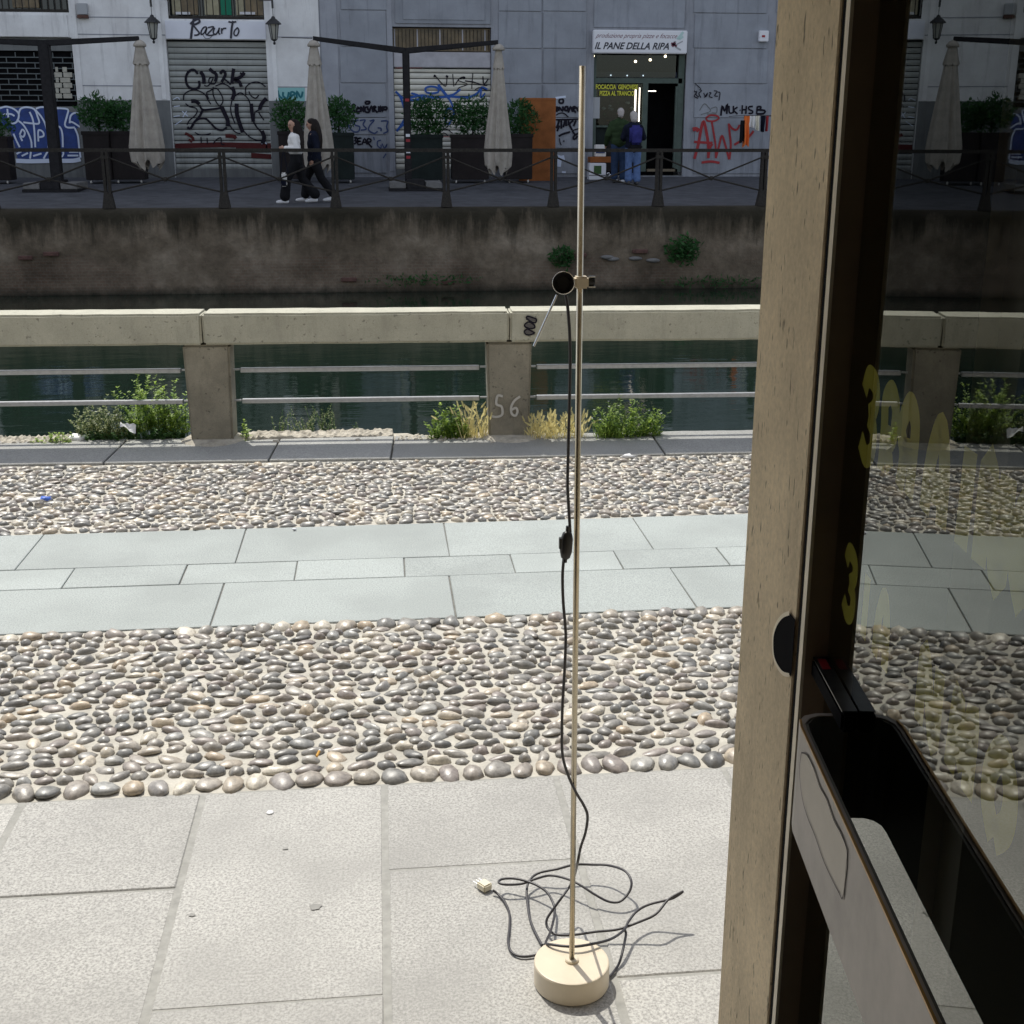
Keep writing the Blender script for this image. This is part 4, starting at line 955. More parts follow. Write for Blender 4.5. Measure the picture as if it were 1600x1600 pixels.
def parasol(label, ppx, ptop, Y, arms, basepx, stickers=0, hw=.13):
    pt = at(ppx, ptop, Y); zb = zq(Y)
    t = empty('cantilever_parasol', (pt.x, Y, zb), label, 'parasol', 'closed cantilever parasols on the far quay')
    MB().box(pt.x-hw, pt.x+hw, Y-.12, Y+.12, zb+.05, pt.z+.045).build('post', M['post_iron'], t, bevel=.02)
    for (px, pyt, pyb, w_, seed, dy) in arms:
        e_ = at(px, pyt-6, Y+dy); s_ = Vector((pt.x, Y-.0, pt.z+.06))
        d = (e_-s_); side = Vector((0, 1, 0)); b = MB()
        up = Vector((0,0,.062)); sd_ = Vector((0,.06,0))
        A = [s_-up-sd_, s_-up+sd_, s_+up+sd_, s_+up-sd_]; B = [e_-up*.7-sd_, e_-up*.7+sd_, e_+up*.7+sd_, e_+up*.7-sd_]
        b.add(A+B, [(0,3,2,1),(4,5,6,7),(0,1,5,4),(1,2,6,5),(2,3,7,6),(3,0,4,7)]).build('arm', M['post_iron'], t, bevel=.008, seg=1)
        MB().tube([e_+Vector((0,0,-.05)), e_+Vector((0,0,-.2))], .035, 8).build('hanger', M['post_iron'], t)
        canopy(t, px+1, pyt, pyb, w_, Y+dy, seed)
    bx0, bx1 = at(basepx[0], 285, Y).x, at(basepx[1], 285, Y).x
    zf = zq(Y-.4)
    for k in range(2):
        MB().box(bx0+.02, (bx0+bx1)/2-.22, Y-.55+k*.57, Y-.02+k*.57, zf+.06, zf+.19).build('weight_block', M['concrete_block'], t, bevel=.01)
        MB().box((bx0+bx1)/2+.22, bx1-.02, Y-.55+k*.57, Y-.02+k*.57, zf+.06, zf+.19).build('weight_block', M['concrete_block'], t, bevel=.01)
    MB().box(bx0, bx1, Y-.57, Y+.57, zf+.0, zf+.055).build('base_tray', M['post_iron'], t)
    MB().box((bx0+bx1)/2-.2, (bx0+bx1)/2+.2, Y-.56, Y+.3, zf+.056, zf+.24).build('base_plate', M['post_iron'], t, bevel=.01)
    for k in range(stickers):
        zc = pt.z-1.0-(0, .75, .86, 1.1, 1.22)[k]; MB().box(pt.x-.04, pt.x+.05, Y-.125, Y-.121, zc, zc+.06).build('sticker', M['red_sticker'] if k % 2 == 0 else M['sign_white'], t)
parasol('double closed beige parasol on a dark post in front of the blue graffiti shutter', 69, 72, 29.3, [(217, 66, 257, 48, 3, -.4), (-120, 66, 257, 48, 5, -.4)], (44, 130), 0, .115)
parasol('double closed beige parasols hanging either side of the post at the cream shutter', 634, 84, 29.3, [(489, 66, 262, 43, 8, -.5), (778, 72, 266, 38, 12, -.5)], (607, 690), 5, .078)
wv = MB().tube([at(440,58.5,32.0), at(488,60,29.0)], .008, 4).build('stay_wire', M['post_iron'])
tag(wv, 'thin dark stay wire from the second lantern to the parasol arm', 'wire')

# planters with bushes
def leafcloud(name, mat, par_, c, rad, n, sz, seed, dens=None):
    rng = random.Random(seed); b = MB()
    for _ in range(n):
        while True:
            q = Vector((rng.uniform(-1,1), rng.uniform(-1,1), rng.uniform(-1,1)))
            if q.length < 1 and (noise.noise(Vector((q.x*2.2+seed, q.y*2.2, q.z*2.2))) > -.14-.25*(1-q.length)): break
        p = Vector((c[0]+q.x*rad[0], c[1]+q.y*rad[1], c[2]+q.z*rad[2]))
        d = Vector((rng.gauss(0,1), rng.gauss(0,1), rng.gauss(.5,.8))).normalized(); s_ = d.orthogonal().normalized(); L = sz*rng.uniform(.5,1.5)
        s_ = Matrix.Rotation(rng.uniform(0,6.28), 3, d) @ s_
        b.add([p, p+d*L*.5+s_*L*.16, p+d*L, p+d*L*.5-s_*L*.16], [(0,1,2,3)])
    o = b.build(name, mat, par_); o['kind'] = 'stuff'; return o
def planter(label, px0, px1, pyt, pyb, Y, bush, mat='planter', seed=0):
    x0 = at(px0, (pyt+pyb)/2, Y).x; x1 = at(px1, (pyt+pyb)/2, Y).x; zt = at((px0+px1)/2, pyt, Y).z; zb = zq(Y)
    t = empty('planter', ((x0+x1)/2, Y+.25, zb), label, 'planter', 'planters along the far facades')
    MB().box(x0, x1, Y, Y+.5, zb+.09, zt).build('box', M[mat], t, bevel=.012)
    MB().box(x0-.02, x1+.02, Y-.02, Y+.52, zt-.07, zt+.015).build('rim', M[mat], t, bevel=.008)
    for xx in (x0+.1, x1-.1): blob('castor', (xx, Y+.05, zb+.045), .045, M['castor'], t, (.6,1,1), 0, 0, 1)
    for (cx, cz, rx, rz, n) in bush:
        p = at(cx, cz, Y+.25); o = leafcloud('bush', M['hedge'], t, (p.x, Y+.25, p.z), (rx/60, .36, rz/72), int(n*2.2), .10, seed); seed += 1
        MB().tube([(p.x, Y+.25, zt-.1), (p.x+.03, Y+.25, p.z)], [.03,.01], 6).build('stem', M['planter'], t)
planter('dark planter with a bush beside the first parasol', 131, 172, 206, 279, 31.0, [(152,177,30,32,650)], 'planter', 1)
planter('dark planter behind the skirt of the first parasol', 174, 224, 206, 279, 31.1, [(190,182,30,28,600)], 'planter', 5)
planter('dark planter at the left edge before the blue graffiti', -30, 14, 214, 279, 31.0, [(-8,196,26,22,400)], 'planter', 9)
planter('dark planter behind the two walking women', 436, 478, 206, 279, 31.2, [(452,182,26,30,600)], 'planter', 13)
planter('greenish planter just right of the walking women', 518, 553, 208, 281, 31.0, [(528,180,26,30,600)], 'planter_g', 17)
planter('greenish planter right of the sticker covered post', 642, 692, 211, 283, 30.9, [(668,182,34,34,850)], 'planter_g', 21)
planter('brown planter before the cream shutter, left of the third parasol', 706, 764, 211, 281, 30.9, [(738,184,36,34,900)], 'planter', 25)
planter('dark planter in front of the orange board', 790, 832, 210, 281, 31.0, [(812,188,28,34,700)], 'planter', 29)
# orange board
x0, x1, z0, z1 = rc(811, 153, 868, 281, 31.7)
bd = empty('wooden_board', ((x0+x1)/2, 31.7, z0), 'tall orange brown wooden board standing on end by the grey wall', 'board')
MB().box(x0, x1, 31.7, 31.75, zq(31.7), z1).build('panel', M['wood_panel'], bd, bevel=.005)
MB().box(x0, x1, 31.69, 31.7-.001, z1-.05, z1-.02).build('batten', M['wood_panel'], bd)

# railing on the far quay
RY = 25.05
rail = empty('quay_railing', (0, RY, zq(RY)), 'dark iron railing with crossed bars along the far quay edge', 'railing')
rz = (at(100,233,RY).z + at(1100,236,RY).z)/2
MB().box(-26, 26, RY-.03, RY+.03, rz-.035, rz+.03).build('top_rail', M['iron'], rail)
posts = [at(x, 270, RY).x for x in (166, 348, 523, 697, 865, 1029.5, 1193)]
dp = (posts[-1]-posts[0])/6
posts = [posts[0]-dp*k for k in range(7, 0, -1)]+posts+[posts[-1]+dp*k for k in range(1, 7)]
zf = .42
for i, x in enumerate(posts):
    b = MB()
    b.add([(x-.11,RY-.10,zf),(x+.11,RY-.10,zf),(x+.11,RY+.10,zf),(x-.11,RY+.10,zf),(x-.065,RY-.06,zf+.30),(x+.065,RY-.06,zf+.30),(x+.065,RY+.06,zf+.30),(x-.065,RY+.06,zf+.30)],
          [(0,3,2,1),(4,5,6,7),(0,1,5,4),(1,2,6,5),(2,3,7,6),(3,0,4,7)])
    b.box(x-.065, x-.012, RY-.045, RY+.045, zf+.301, rz-.036); b.box(x+.012, x+.065, RY-.045, RY+.045, zf+.301, rz-.036)
    b.build('post', M['iron'], rail)
    MB().box(x-.075, x+.075, RY-.055, RY-.046, rz-.16, rz-.1).build('clamp', M['iron'], rail)
    if i < len(posts)-1:
        nx_ = posts[i+1]; cxm = (x+nx_)/2; zc = (rz+zf)/2
        for (za, zb_) in ((rz-.14, zc), (zf+.30, zc)):
            MB().tube([(x+.06, RY, za), (cxm, RY, zb_)], .017, 5).build('diagonal_bar', M['iron'], rail)
            MB().tube([(nx_-.06, RY, za), (cxm, RY, zb_)], .017, 5).build('diagonal_bar', M['iron'], rail)
        MB().lathe((cxm, RY, zc), [(.03,-.04),(.04,0),(.03,.04)], 8).build('boss', M['iron'], rail)

for k_ in ('white_cloth','black_cloth','navy_cloth','green_cloth','jeans','jeans_dark','hair','blue_pack','planter','planter_g','canvas','black_paint','navy_paint','far_asphalt','wood_panel','hedge','green_frame','maroon_paint','brown_display','shutter_white'):
    M[k_].node_tree.nodes['Principled BSDF'].inputs['Specular IOR Level'].default_value = .12
# ---- people
def fuse(name, mb, mat, par_, vox=.012, it=6):
    me = bpy.data.meshes.new(name); me.from_pydata(mb.v, [], mb.f)
    o = bpy.data.objects.new(name, me); COL.objects.link(o)
    md = o.modifiers.new('r', 'REMESH'); md.mode = 'VOXEL'; md.voxel_size = vox
    ms = o.modifiers.new('m', 'SMOOTH'); ms.factor = .5; ms.iterations = it
    dg = bpy.context.evaluated_depsgraph_get(); dg.update()
    nm = bpy.data.meshes.new_from_object(o.evaluated_get(dg)); bpy.data.objects.remove(o)
    nm.materials.clear(); nm.materials.append(mat); nm.polygons.foreach_set('use_smooth', [True]*len(nm.polygons))
    return link(name, nm, par_)
class Fig:
    def __init__(s, label, loc, fd, H, group):
        s.t = empty('person', loc, label, 'person', group); s.o = Vector(loc); s.f = Vector((fd[0], fd[1], 0)).normalized(); s.s = Vector((-s.f.y, s.f.x, 0)); s.k = H/1.68
    def p(s, f, l, z): return tuple(s.o + (s.f*f + s.s*l + Vector((0,0,z)))*s.k)      # f forward, l to its left
    def ell(s, mb, c, r, n=14):
        vs = []; m_ = n//2
        for j in range(1, m_):
            a = math.pi*j/m_
            for k in range(n):
                b_ = 2*math.pi*k/n; vs.append(s.p(c[0]+r[0]*math.sin(a)*math.cos(b_), c[1]+r[1]*math.sin(a)*math.sin(b_), c[2]+r[2]*math.cos(a)))
        q = len(vs); vs += [s.p(c[0], c[1], c[2]+r[2]), s.p(c[0], c[1], c[2]-r[2])]
        fs = [(j*n+k, (j+1)*n+k, (j+1)*n+(k+1)%n, j*n+(k+1)%n) for j in range(m_-2) for k in range(n)]
        fs += [(q, k, (k+1)%n) for k in range(n)] + [(q+1, (m_-2)*n+(k+1)%n, (m_-2)*n+k) for k in range(n)]
        mb.add(vs, fs)
    def chain(s, mb, pts, n=12):
        for (c, r) in pts: s.ell(mb, c, (r, r, r), n)
        mb.tube([s.p(*c) for c, r in pts], [r*s.k for c, r in pts], n)
    def body(s, head, hL, hR, kL, kR, aL, aR, eL, eR, wL, wR, lean=0.0):
        mb = MB()
        for (c, r) in (((0,0,.93),(.11,.15,.12)), ((lean*.4,0,1.08),(.095,.125,.14)), ((lean*.8,0,1.24),(.11,.155,.15)), ((lean,0,1.34),(.085,.17,.07))): s.ell(mb, c, r)
        s.chain(mb, [((lean,0,1.38),.055), ((head[0]-.01,head[1],1.47),.048)])
        s.ell(mb, (head[0],head[1],1.575), (.088,.074,.108), 18); s.ell(mb, (head[0]+.012,head[1],1.51), (.06,.05,.05))
        for sg, kn, an in ((1, kL, aL), (-1, kR, aR)):
            s.chain(mb, [((0,sg*.09,.88),.09), ((kn[0],sg*.10,kn[1]),.058), ((an[0],sg*.10,an[1]),.038)])
        for sg, el, wr in ((1, eL, wL), (-1, eR, wR)):
            s.chain(mb, [((lean,sg*.17,1.34),.055), ((el[0],sg*el[1],el[2]),.042), ((wr[0],sg*wr[1],wr[2]),.028)])
            d = Vector((wr[0]-el[0], sg*(wr[1]-el[1]), wr[2]-el[2])).normalized(); w_ = Vector((wr[0], sg*wr[1], wr[2])); pc = w_+d*.055
            s.chain(mb, [(tuple(w_), .026), (tuple(pc), .030)], 8)
            side = d.cross(Vector((0,1,0))); side = side.normalized() if side.length > .1 else Vector((1,0,0))
            for k, L_ in ((-1.5,.055),(-.5,.07),(.5,.065),(1.5,.05)):
                q = pc+side*k*.018; s.chain(mb, [(tuple(q), .011), (tuple(q+d*L_*.6+Vector((.004,0,0))), .010), (tuple(q+d*L_+Vector((.012,0,0))), .008)], 6)
            s.chain(mb, [(tuple(pc+side*.02-d*.02), .012), (tuple(pc+side*.048+d*.015), .010)], 6)
        return fuse('body', mb, M['skin'], s.t, .0095, 3)
    def face(s, head, look):
        lf = Vector((look[0], look[1], 0)).normalized(); ls = Vector((-lf.y, lf.x, 0))
        c = Vector((head[0], head[1], 1.56))
        def w(v): return s.p(v.x, v.y, v.z)
        for sg in (1,-1):
            blob('eye', w(c+lf*.078+ls*sg*.030+Vector((0,0,.012))), .015, M['hair'], s.t, (1,1,.6), 0, 0, 1)
            blob('eyebrow', w(c+lf*.080+ls*sg*.030+Vector((0,0,.034))), .014, M['hair'], s.t, (1,1,.25), 0, 0, 1)
        blob('nose', w(c+lf*.088+Vector((0,0,-.012))), .014, M['skin'], s.t, (1,1,1.5), 0, 0, 1)
        blob('mouth', w(c+lf*.076+Vector((0,0,-.045))), .019, M['sign_red'], s.t, (1,1,.35), 0, 0, 1)
        for sg in (1,-1): blob('ear', w(c+ls*sg*.078), .022, M['skin'], s.t, (.6,.6,1.2), 0, 0, 1)
    def shoe(s, f, l, z, mat, tip=0):
        mb = MB(); s.chain(mb, [((f-.07,l,z+.045),.042), ((f+.03,l,z+.045+tip*.4),.045), ((f+.13,l,z+.035+tip),.034)]); s.ell(mb, (f-.05,l,z+.08), (.05,.04,.045))
        return fuse('shoe', mb, mat, s.t, .014, 2)
    def trousers(s, kL, kR, aL, aR, mat, flare=.075):
        mb = MB(); s.ell(mb, (0,0,.93), (.14,.175,.15)); s.ell(mb, (0,0,1.02), (.12,.15,.10))
        for sg, kn, an in ((1, kL, aL), (-1, kR, aR)):
            s.chain(mb, [((0,sg*.085,.86),.115), ((kn[0]*.6,sg*.095,kn[1]+.14),.10), ((kn[0],sg*.10,kn[1]),.088), ((an[0]*.75+kn[0]*.25,sg*.10,an[1]+.13),flare*1.05), ((an[0]-.01,sg*.10,an[1]+.05),flare*1.12)])
        return fuse('trousers', mb, mat, s.t, .016, 5)
    def top(s, lean, eL, eR, wL, wR, mat, name='jacket', hem=.93, r=.14, sl=.062):
        mb = MB(); h = (1.36-hem)
        for (z, a, b_) in ((hem+h*.08, r*1.05, r*1.3), (hem+h*.35, r*1.0, r*1.25), (hem+h*.65, r*1.0, r*1.32), (hem+h*.88, r*.85, r*1.35)):
            s.ell(mb, (lean*(z-hem)/h, 0, z), (a, b_, h*.34))
        s.chain(mb, [((lean,0,1.37),.085), ((lean,0,1.42),.07)])
        for sg, el, wr in ((1,eL,wL),(-1,eR,wR)):
            s.chain(mb, [((lean,sg*.165,1.32),.085), ((el[0],sg*el[1],el[2]),sl*1.05), ((wr[0]*.94+el[0]*.06,sg*wr[1],wr[2]*.94+el[2]*.06),sl*.72)])
        return fuse(name, mb, mat, s.t, .014, 12)
    def tuft(s, name, pts, ells, mat):
        mb = MB(); s.chain(mb, pts)
        for c, r in ells: s.ell(mb, c, r)
        return fuse(name, mb, mat, s.t, .012, 2)
# woman in the white fleece (head turned towards the canal)
wY = 26.1
p = qloc(466, 318); wY = p.y
A = Fig('woman with long dark hair in a white top and black trousers, walking left', (p.x, wY, zq(wY)), (-1, 0), 1.60, 'people on the far quay')
kL, kR, aL, aR = (.20,.50), (-.10,.50), (.27,.10), (-.34,.14); eL, eR, wL, wR = (-.03,.24,1.10), (.02,.24,1.10), (.20,.20,1.12), (.22,.18,1.08)
A.body((.05,.02), None, None, kL, kR, aL, aR, eL, eR, wL, wR, .02); A.face((.05,.02), (.75,.65))
A.trousers(kL, kR, aL, aR, M['black_cloth'], .10)
A.top(.02, eL, eR, wL, wR, M['white_cloth'], 'fleece_top', 1.04, .155, .075)
A.shoe(.29, .10, .0, M['shoe']); A.shoe(-.30, -.10, .02, M['shoe'], -.01)
A.tuft('hair', [((-.03,-.015,1.60),.085),((-.075,-.02,1.48),.085),((-.10,.0,1.36),.08),((-.12,.05,1.24),.07),((-.14,.08,1.12),.045)], [((.030,-.01,1.622),(.098,.09,.082)),((-.01,-.06,1.50),(.05,.035,.12)),((.06,-.095,1.40),(.045,.03,.13)),((-.02,.075,1.46),(.06,.03,.14))], M['hair'])
bagp = A.p(.24, .26, .62)
bag = empty('handbag', bagp, 'small white and navy patterned bag carried by the woman in white', 'bag')
MB().box(bagp[0]-.085, bagp[0]+.05, bagp[1]-.03, bagp[1]+.03, bagp[2]-.26, bagp[2]+.02).build('pouch', M['white_cloth'], bag, bevel=.03)
MB().box(bagp[0]-.07, bagp[0]+.03, bagp[1]-.036, bagp[1]-.031, bagp[2]-.24, bagp[2]-.12).build('pattern', M['navy_cloth'], bag)
MB().tube(spline([(bagp[0]-.07, bagp[1], bagp[2]+.01), (bagp[0], bagp[1], bagp[2]+.40), (bagp[0]+.07, bagp[1], bagp[2]+.01)], 6), .008, 5).build('strap', M['navy_cloth'], bag)
p = qloc(494, 316)
B = Fig('woman with long dark hair in a dark navy jacket, walking behind the white top', (p.x, p.y+.1, zq(p.y)), (-1, 0), 1.61, 'people on the far quay')
kL, kR, aL, aR = (-.12,.50), (.18,.50), (-.34,.14), (.24,.10); eL, eR, wL, wR = (-.06,.22,1.10), (-.04,.22,1.10), (.03,.20,.86), (-.10,.2,.88)
B.body((.05,0), None, None, kL, kR, aL, aR, eL, eR, wL, wR, .02); B.face((.05,0), (1,.15))
B.trousers(kL, kR, aL, aR, M['black_cloth'], .085)
B.top(.0, eL, eR, wL, wR, M['navy_cloth'], 'jacket', .84, .15, .065)
B.shoe(-.30, .10, .02, M['shoe'], -.01); B.shoe(.28, -.10, .0, M['shoe'])
B.tuft('hair', [((-.03,0,1.60),.085),((-.07,0,1.48),.09),((-.09,0,1.36),.09),((-.10,0,1.24),.085),((-.11,0,1.10),.06)], [((.03,.0,1.615),(.096,.09,.082)),((.0,.07,1.50),(.05,.03,.13)),((.0,-.07,1.50),(.05,.03,.13))], M['hair'])
# couple at the bakery (seen from behind)
p = qloc(966, 286)
Cm = Fig('grey haired man in dark green jacket and dark jeans at the bakery window', (p.x, p.y, zq(p.y)), (.12, 1), 1.74, 'people on the far quay')
kL, kR, aL, aR = (.02,.50), (.03,.50), (-.01,.09), (.0,.09); eL, eR, wL, wR = (-.02,.27,1.08), (.02,.25,1.10), (.12,.30,.86), (.18,.2,1.0)
Cm.body((.06,-.02), None, None, kL, kR, aL, aR, eL, eR, wL, wR, .05); Cm.face((.06,-.02), (1,-.5))
Cm.trousers(kL, kR, aL, aR, M['jeans_dark'], .075); Cm.top(.05, eL, eR, wL, wR, M['green_cloth'], 'jacket', .90, .165, .075)
Cm.shoe(.02, .10, 0, M['shoe_dark']); Cm.shoe(.04, -.10, 0, M['shoe'])
Cm.tuft('hair', [((.02,-.02,1.60),.085),((-.0,-.02,1.53),.07)], [((.045,-.02,1.61),(.085,.08,.08))], M['hair_grey'])
p = qloc(988, 289)
Dm = Fig('person in grey hat, navy jacket and light jeans, back turned, at the bakery', (p.x, p.y, zq(p.y)), (-.05, 1), 1.66, 'people on the far quay')
kL, kR, aL, aR = (.03,.50), (.0,.50), (.02,.09), (-.02,.09); eL, eR, wL, wR = (.02,.25,1.10), (.02,.25,1.10), (.2,.2,1.05), (.2,.2,1.05)
Dm.body((.05,0), None, None, kL, kR, aL, aR, eL, eR, wL, wR, .04); Dm.face((.05,0), (1,.1))
Dm.trousers(kL, kR, aL, aR, M['jeans'], .085); Dm.top(.04, eL, eR, wL, wR, M['navy_cloth'], 'jacket', .86, .16, .075)
Dm.shoe(.02, .10, 0, M['shoe_dark']); Dm.shoe(.0, -.10, 0, M['shoe_dark'])
Dm.tuft('hat', [((.03,0,1.60),.095),((.0,0,1.52),.085)], [((.05,0,1.625),(.10,.095,.085)),((.05,0,1.70),(.03,.03,.03))], M['hair_grey'])
pk = Dm.p(-.20, 0, 1.18)
pack = empty('backpack', pk, 'blue backpack worn by the person in light jeans', 'backpack')
MB().box(pk[0]-.15, pk[0]+.15, pk[1]-.08, pk[1]+.08, pk[2]-.24, pk[2]+.20).build('bag_body', M['blue_pack'], pack, bevel=.06, seg=3, smooth=True)
MB().box(pk[0]-.11, pk[0]+.11, pk[1]-.11, pk[1]-.075, pk[2]-.20, pk[2]+.0).build('pocket', M['blue_pack'], pack, bevel=.012)
MB().box(pk[0]-.15, pk[0]+.15, pk[1]-.085, pk[1]+.02, pk[2]-.33, pk[2]-.25).build('flap', M['black_cloth'], pack, bevel=.02)

# boxes and crate by the bakery
def crate(name, px0, px1, py0, py1, Y, dep, mat, label, cat, onfloor=False, extra=None):
    x0, x1, z0, z1 = rc(px0, py0, px1, py1, Y)
    if onfloor: z0 = zq(Y)
    t = empty(name, ((x0+x1)/2, Y, z0), label, cat)
    MB().box(x0, x1, Y, Y+dep, z0, z1).build('body', M[mat], t, bevel=.012)
    return t, x0, x1, z0, z1
t, x0, x1, z0, z1 = crate('cardboard_box', 920.5, 947, 255, 280, 32.0, .3, 'sign_white', 'white cardboard box with green print leaning at the foot of the bakery window', 'box', True)
MB().box(x0+.12, x1-.12, 31.994, 31.999, z0+.14, z1-.06).build('print', M['weed_dark'], t)
MB().box(x0, x1, 31.992, 31.998, z0+.10, z0+.12).build('tape', M['grey_base'], t)
t, x0, x1, z0, z1 = crate('wooden_tray', 922, 960, 245, 254, 32.3, .4, 'wood_panel', 'orange wooden tray under the bakery window behind the white box', 'tray')
for k in range(3): MB().box(x0+.01, x1-.01, 32.29, 32.299, z0+.02+k*.045, z0+.05+k*.045).build('slat', M['wood_panel'], t)
for xx in (x0+.03, x1-.06): MB().box(xx, xx+.03, 32.32, 32.35, zq(32.3), z0).build('leg', M['wood_panel'], t)
t, x0, x1, z0, z1 = crate('paper_sack', 930, 947, 226, 244.6, 32.4, .2, 'white_cloth', 'crumpled white paper sack standing on the wooden tray', 'sack')
mb = MB(); mb.box(x0+.02, x1-.03, 32.39, 32.399, z0+.08, z0+.15); mb.build('print', M['navy_paint'], t)
# chain of white reflectors on the ground
b = MB(); pts = [at(950,271,32.0), at(957,277,31.6), at(963,282,31.2), at(973,284,31.0)]
ch = empty('dangling_strap', pts[0], 'black and white strap trailing to the ground by the man at the bakery', 'strap')
MB().tube(spline(pts, 4), .02, 6).build('strap', M['black_cloth'], ch)
for q in spline(pts, 2)[::1]: blob('white_link', q+Vector((0,-.03,0)), .045, M['sign_white'], ch, (1,.5,.6), 0, 0, 1)
# clothes hanging by the grey wall
cl = MB().tube([at(1152,181,32.2), at(1216,180,32.2)], .008, 5).build('clothes_line', M['iron']); tag(cl, 'thin line holding clothes before the grey wall at the stone jamb', 'line')
for q in (1153, 1214): 
    a_ = at(q, 181, 32.2); MB().tube([a_, (a_.x, 33.0, a_.z)], .008, 5).build('line_bracket', M['iron'], cl)
def garment(px0, px1, py0, py1, mat, label, seed, extra=None):
    x0, x1, z0, z1 = rc(px0, py0, px1, py1, 32.2); n, mrow = 8, 10; vs = []; fs = []
    for j in range(mrow+1):
        for i in range(n+1):
            u, v = i/n, j/mrow
            vs.append((x0+(x1-x0)*(u+.12*noise.noise(Vector((v*2+seed, 0, 0)))), 32.2+.05*math.sin(u*9+seed)*(.3+v), z1-(z1-z0)*v*(1+.06*math.sin(u*5+seed))))
    k = len(vs); vs += [(a, b_+.02, c) for (a, b_, c) in vs]
    for j in range(mrow):
        for i in range(n):
            a = j*(n+1)+i; fs += [(a, a+1, a+n+2, a+n+1), (k+a, k+a+n+1, k+a+n+2, k+a+1)]
    o = MB().add(vs, fs).build('hanging_garment', M[mat], smooth=True); tag(o, label, 'garment', 'clothes hanging by the grey wall'); return o
garment(1157, 1163, 188, 222, 'black_cloth', 'black scarf, leftmost of the hanging clothes', 1)
garment(1162, 1170, 181, 228, 'orange_cloth', 'long bright orange scarf hanging beside the black one', 2)
garment(1170, 1179, 181, 199, 'white_cloth', 'white cloth hanging right of the orange scarf', 3)
garment(1180, 1187, 181, 203, 'cream_cloth', 'cream cloth hanging between the white and the navy ones', 4)
garment(1188, 1196, 181, 205, 'navy_cloth', 'navy cloth hanging beside the stone door jamb', 5)
garment(1196.5, 1201, 181, 204, 'red_paint', 'narrow wine red cloth at the right end of the line', 6)

# ================================================================ PLANTS
def weed(name, label, cat, c, w_, h, n, leafn, leaflen, mat, seed, spread=.5, group=None, flowers=None, width=.3):
    rng = random.Random(seed); t = empty(name, c, label, cat, group); sb = MB(); lb = MB(); tips = []
    for i in range(n):
        bx = c[0]+rng.uniform(-w_, w_); by = c[1]+rng.uniform(-.05,.07); hh = h*rng.uniform(.45,1.0)*(1-.35*abs(bx-c[0])/max(w_,.01))
        lean = Vector((rng.gauss(0,spread)*.3, rng.gauss(0,spread)*.25, 1)).normalized()
        pts = [Vector((bx, by, c[2]))]
        for k in range(5):
            lean = (lean+Vector((rng.gauss(0,.12), rng.gauss(0,.12), -.02))).normalized(); pts.append(pts[-1]+lean*hh/5)
        sb.tube(pts, [.0028,.0025,.002,.0018,.0015,.001], 4, False); tips.append(pts[-1])
        for k in range(leafn):
            tt = rng.uniform(.12,1); j = min(4, int(tt*5)); p = pts[j].lerp(pts[j+1], tt*5-j)
            a = rng.uniform(0,6.28); d = Vector((math.cos(a), math.sin(a), rng.uniform(.1,.9))).normalized(); L = leaflen*rng.uniform(.6,1.3)*(1.15-.5*tt)
            s_ = d.cross(Vector((0,0,1))).normalized()*L*width; m_ = p+d*L*.5+Vector((0,0,L*.08))
            lb.add([p, m_+s_, p+d*L, m_-s_], [(0,1,2,3)])
    sb.build('stems', M['weed_dark'], t)['kind'] = 'stuff'; lb.build('foliage', M[mat], t)['kind'] = 'stuff'
    if flowers:
        fb = MB()
        for q in tips[::flowers[1]]:
            for k in range(5):
                a = k*1.257; fb.add([q, q+Vector((.007*math.cos(a), .007*math.sin(a), .006)), q+Vector((.007*math.cos(a+.9), .007*math.sin(a+.9), .006))], [(0,1,2)])
        fb.build('flowers', M[flowers[0]], t)['kind'] = 'stuff'
    return t
def grass(label, c, w_, h, n, seed, mat='straw', heads=True, name='grass_tuft'):
    rng = random.Random(seed); b = MB(); hb = MB()
    for i in range(n):
        x = c[0]+rng.uniform(-w_, w_); y = c[1]+rng.uniform(-.05,.06); hh = h*rng.uniform(.35,1)
        d = Vector((rng.gauss(0,.25), rng.gauss(0,.2), 1)).normalized(); p = Vector((x,y,c[2])); s_ = Vector((rng.uniform(-1,1), rng.uniform(-1,1), 0)).normalized()*.0022
        q = p+d*hh*.6; r_ = q+(d+Vector((rng.gauss(0,.35), rng.gauss(0,.3), -.15))).normalized()*hh*.45
        b.add([p-s_, p+s_, q+s_*.8, q-s_*.8], [(0,1,2,3)]); b.add([q-s_*.8, q+s_*.8, r_], [(0,1,2)])
        if heads and rng.random() < .42:
            dd = (r_-q).normalized(); sx = dd.cross(Vector((0,1,0))).normalized()*.006
            for k in range(5):
                o_ = r_+dd*(k*.009); hb.add([o_, o_+sx*(1.3-.15*k)+dd*.02, o_+dd*.014, o_-sx*(1.3-.15*k)+dd*.02], [(0,1,2,3)])
    t = empty(name, c, label, 'grass'); b.build('blades', M[mat], t)['kind'] = 'stuff'
    if heads: hb.build('seed_heads', M['straw'], t)['kind'] = 'stuff'
G_ = -.02
def wp(px, py, z=.0): q = gr(px, py, z); return (q.x, q.y+.02, G_)
weed('weed_clump', 'big bushy green weed clump under the rails left of the first pillar', 'weed', wp(248,682), .17, .50, 56, 38, .032, 'weed', 2, .6, 'weeds on the canal edge', None, .32)
weed('weed_clump', 'low olive weed clump left of the bushy one, around the plastic bag', 'weed', wp(165,686), .17, .31, 54, 28, .028, 'weed_pale', 3, .9, 'weeds on the canal edge', ('litter_white', 6), .28)
weed('weed_clump', 'dark ground hugging weeds at the foot of the bushy clump', 'weed', wp(205,688), .30, .12, 70, 24, .026, 'weed_dark', 4, .9, 'weeds on the canal edge', None, .35)
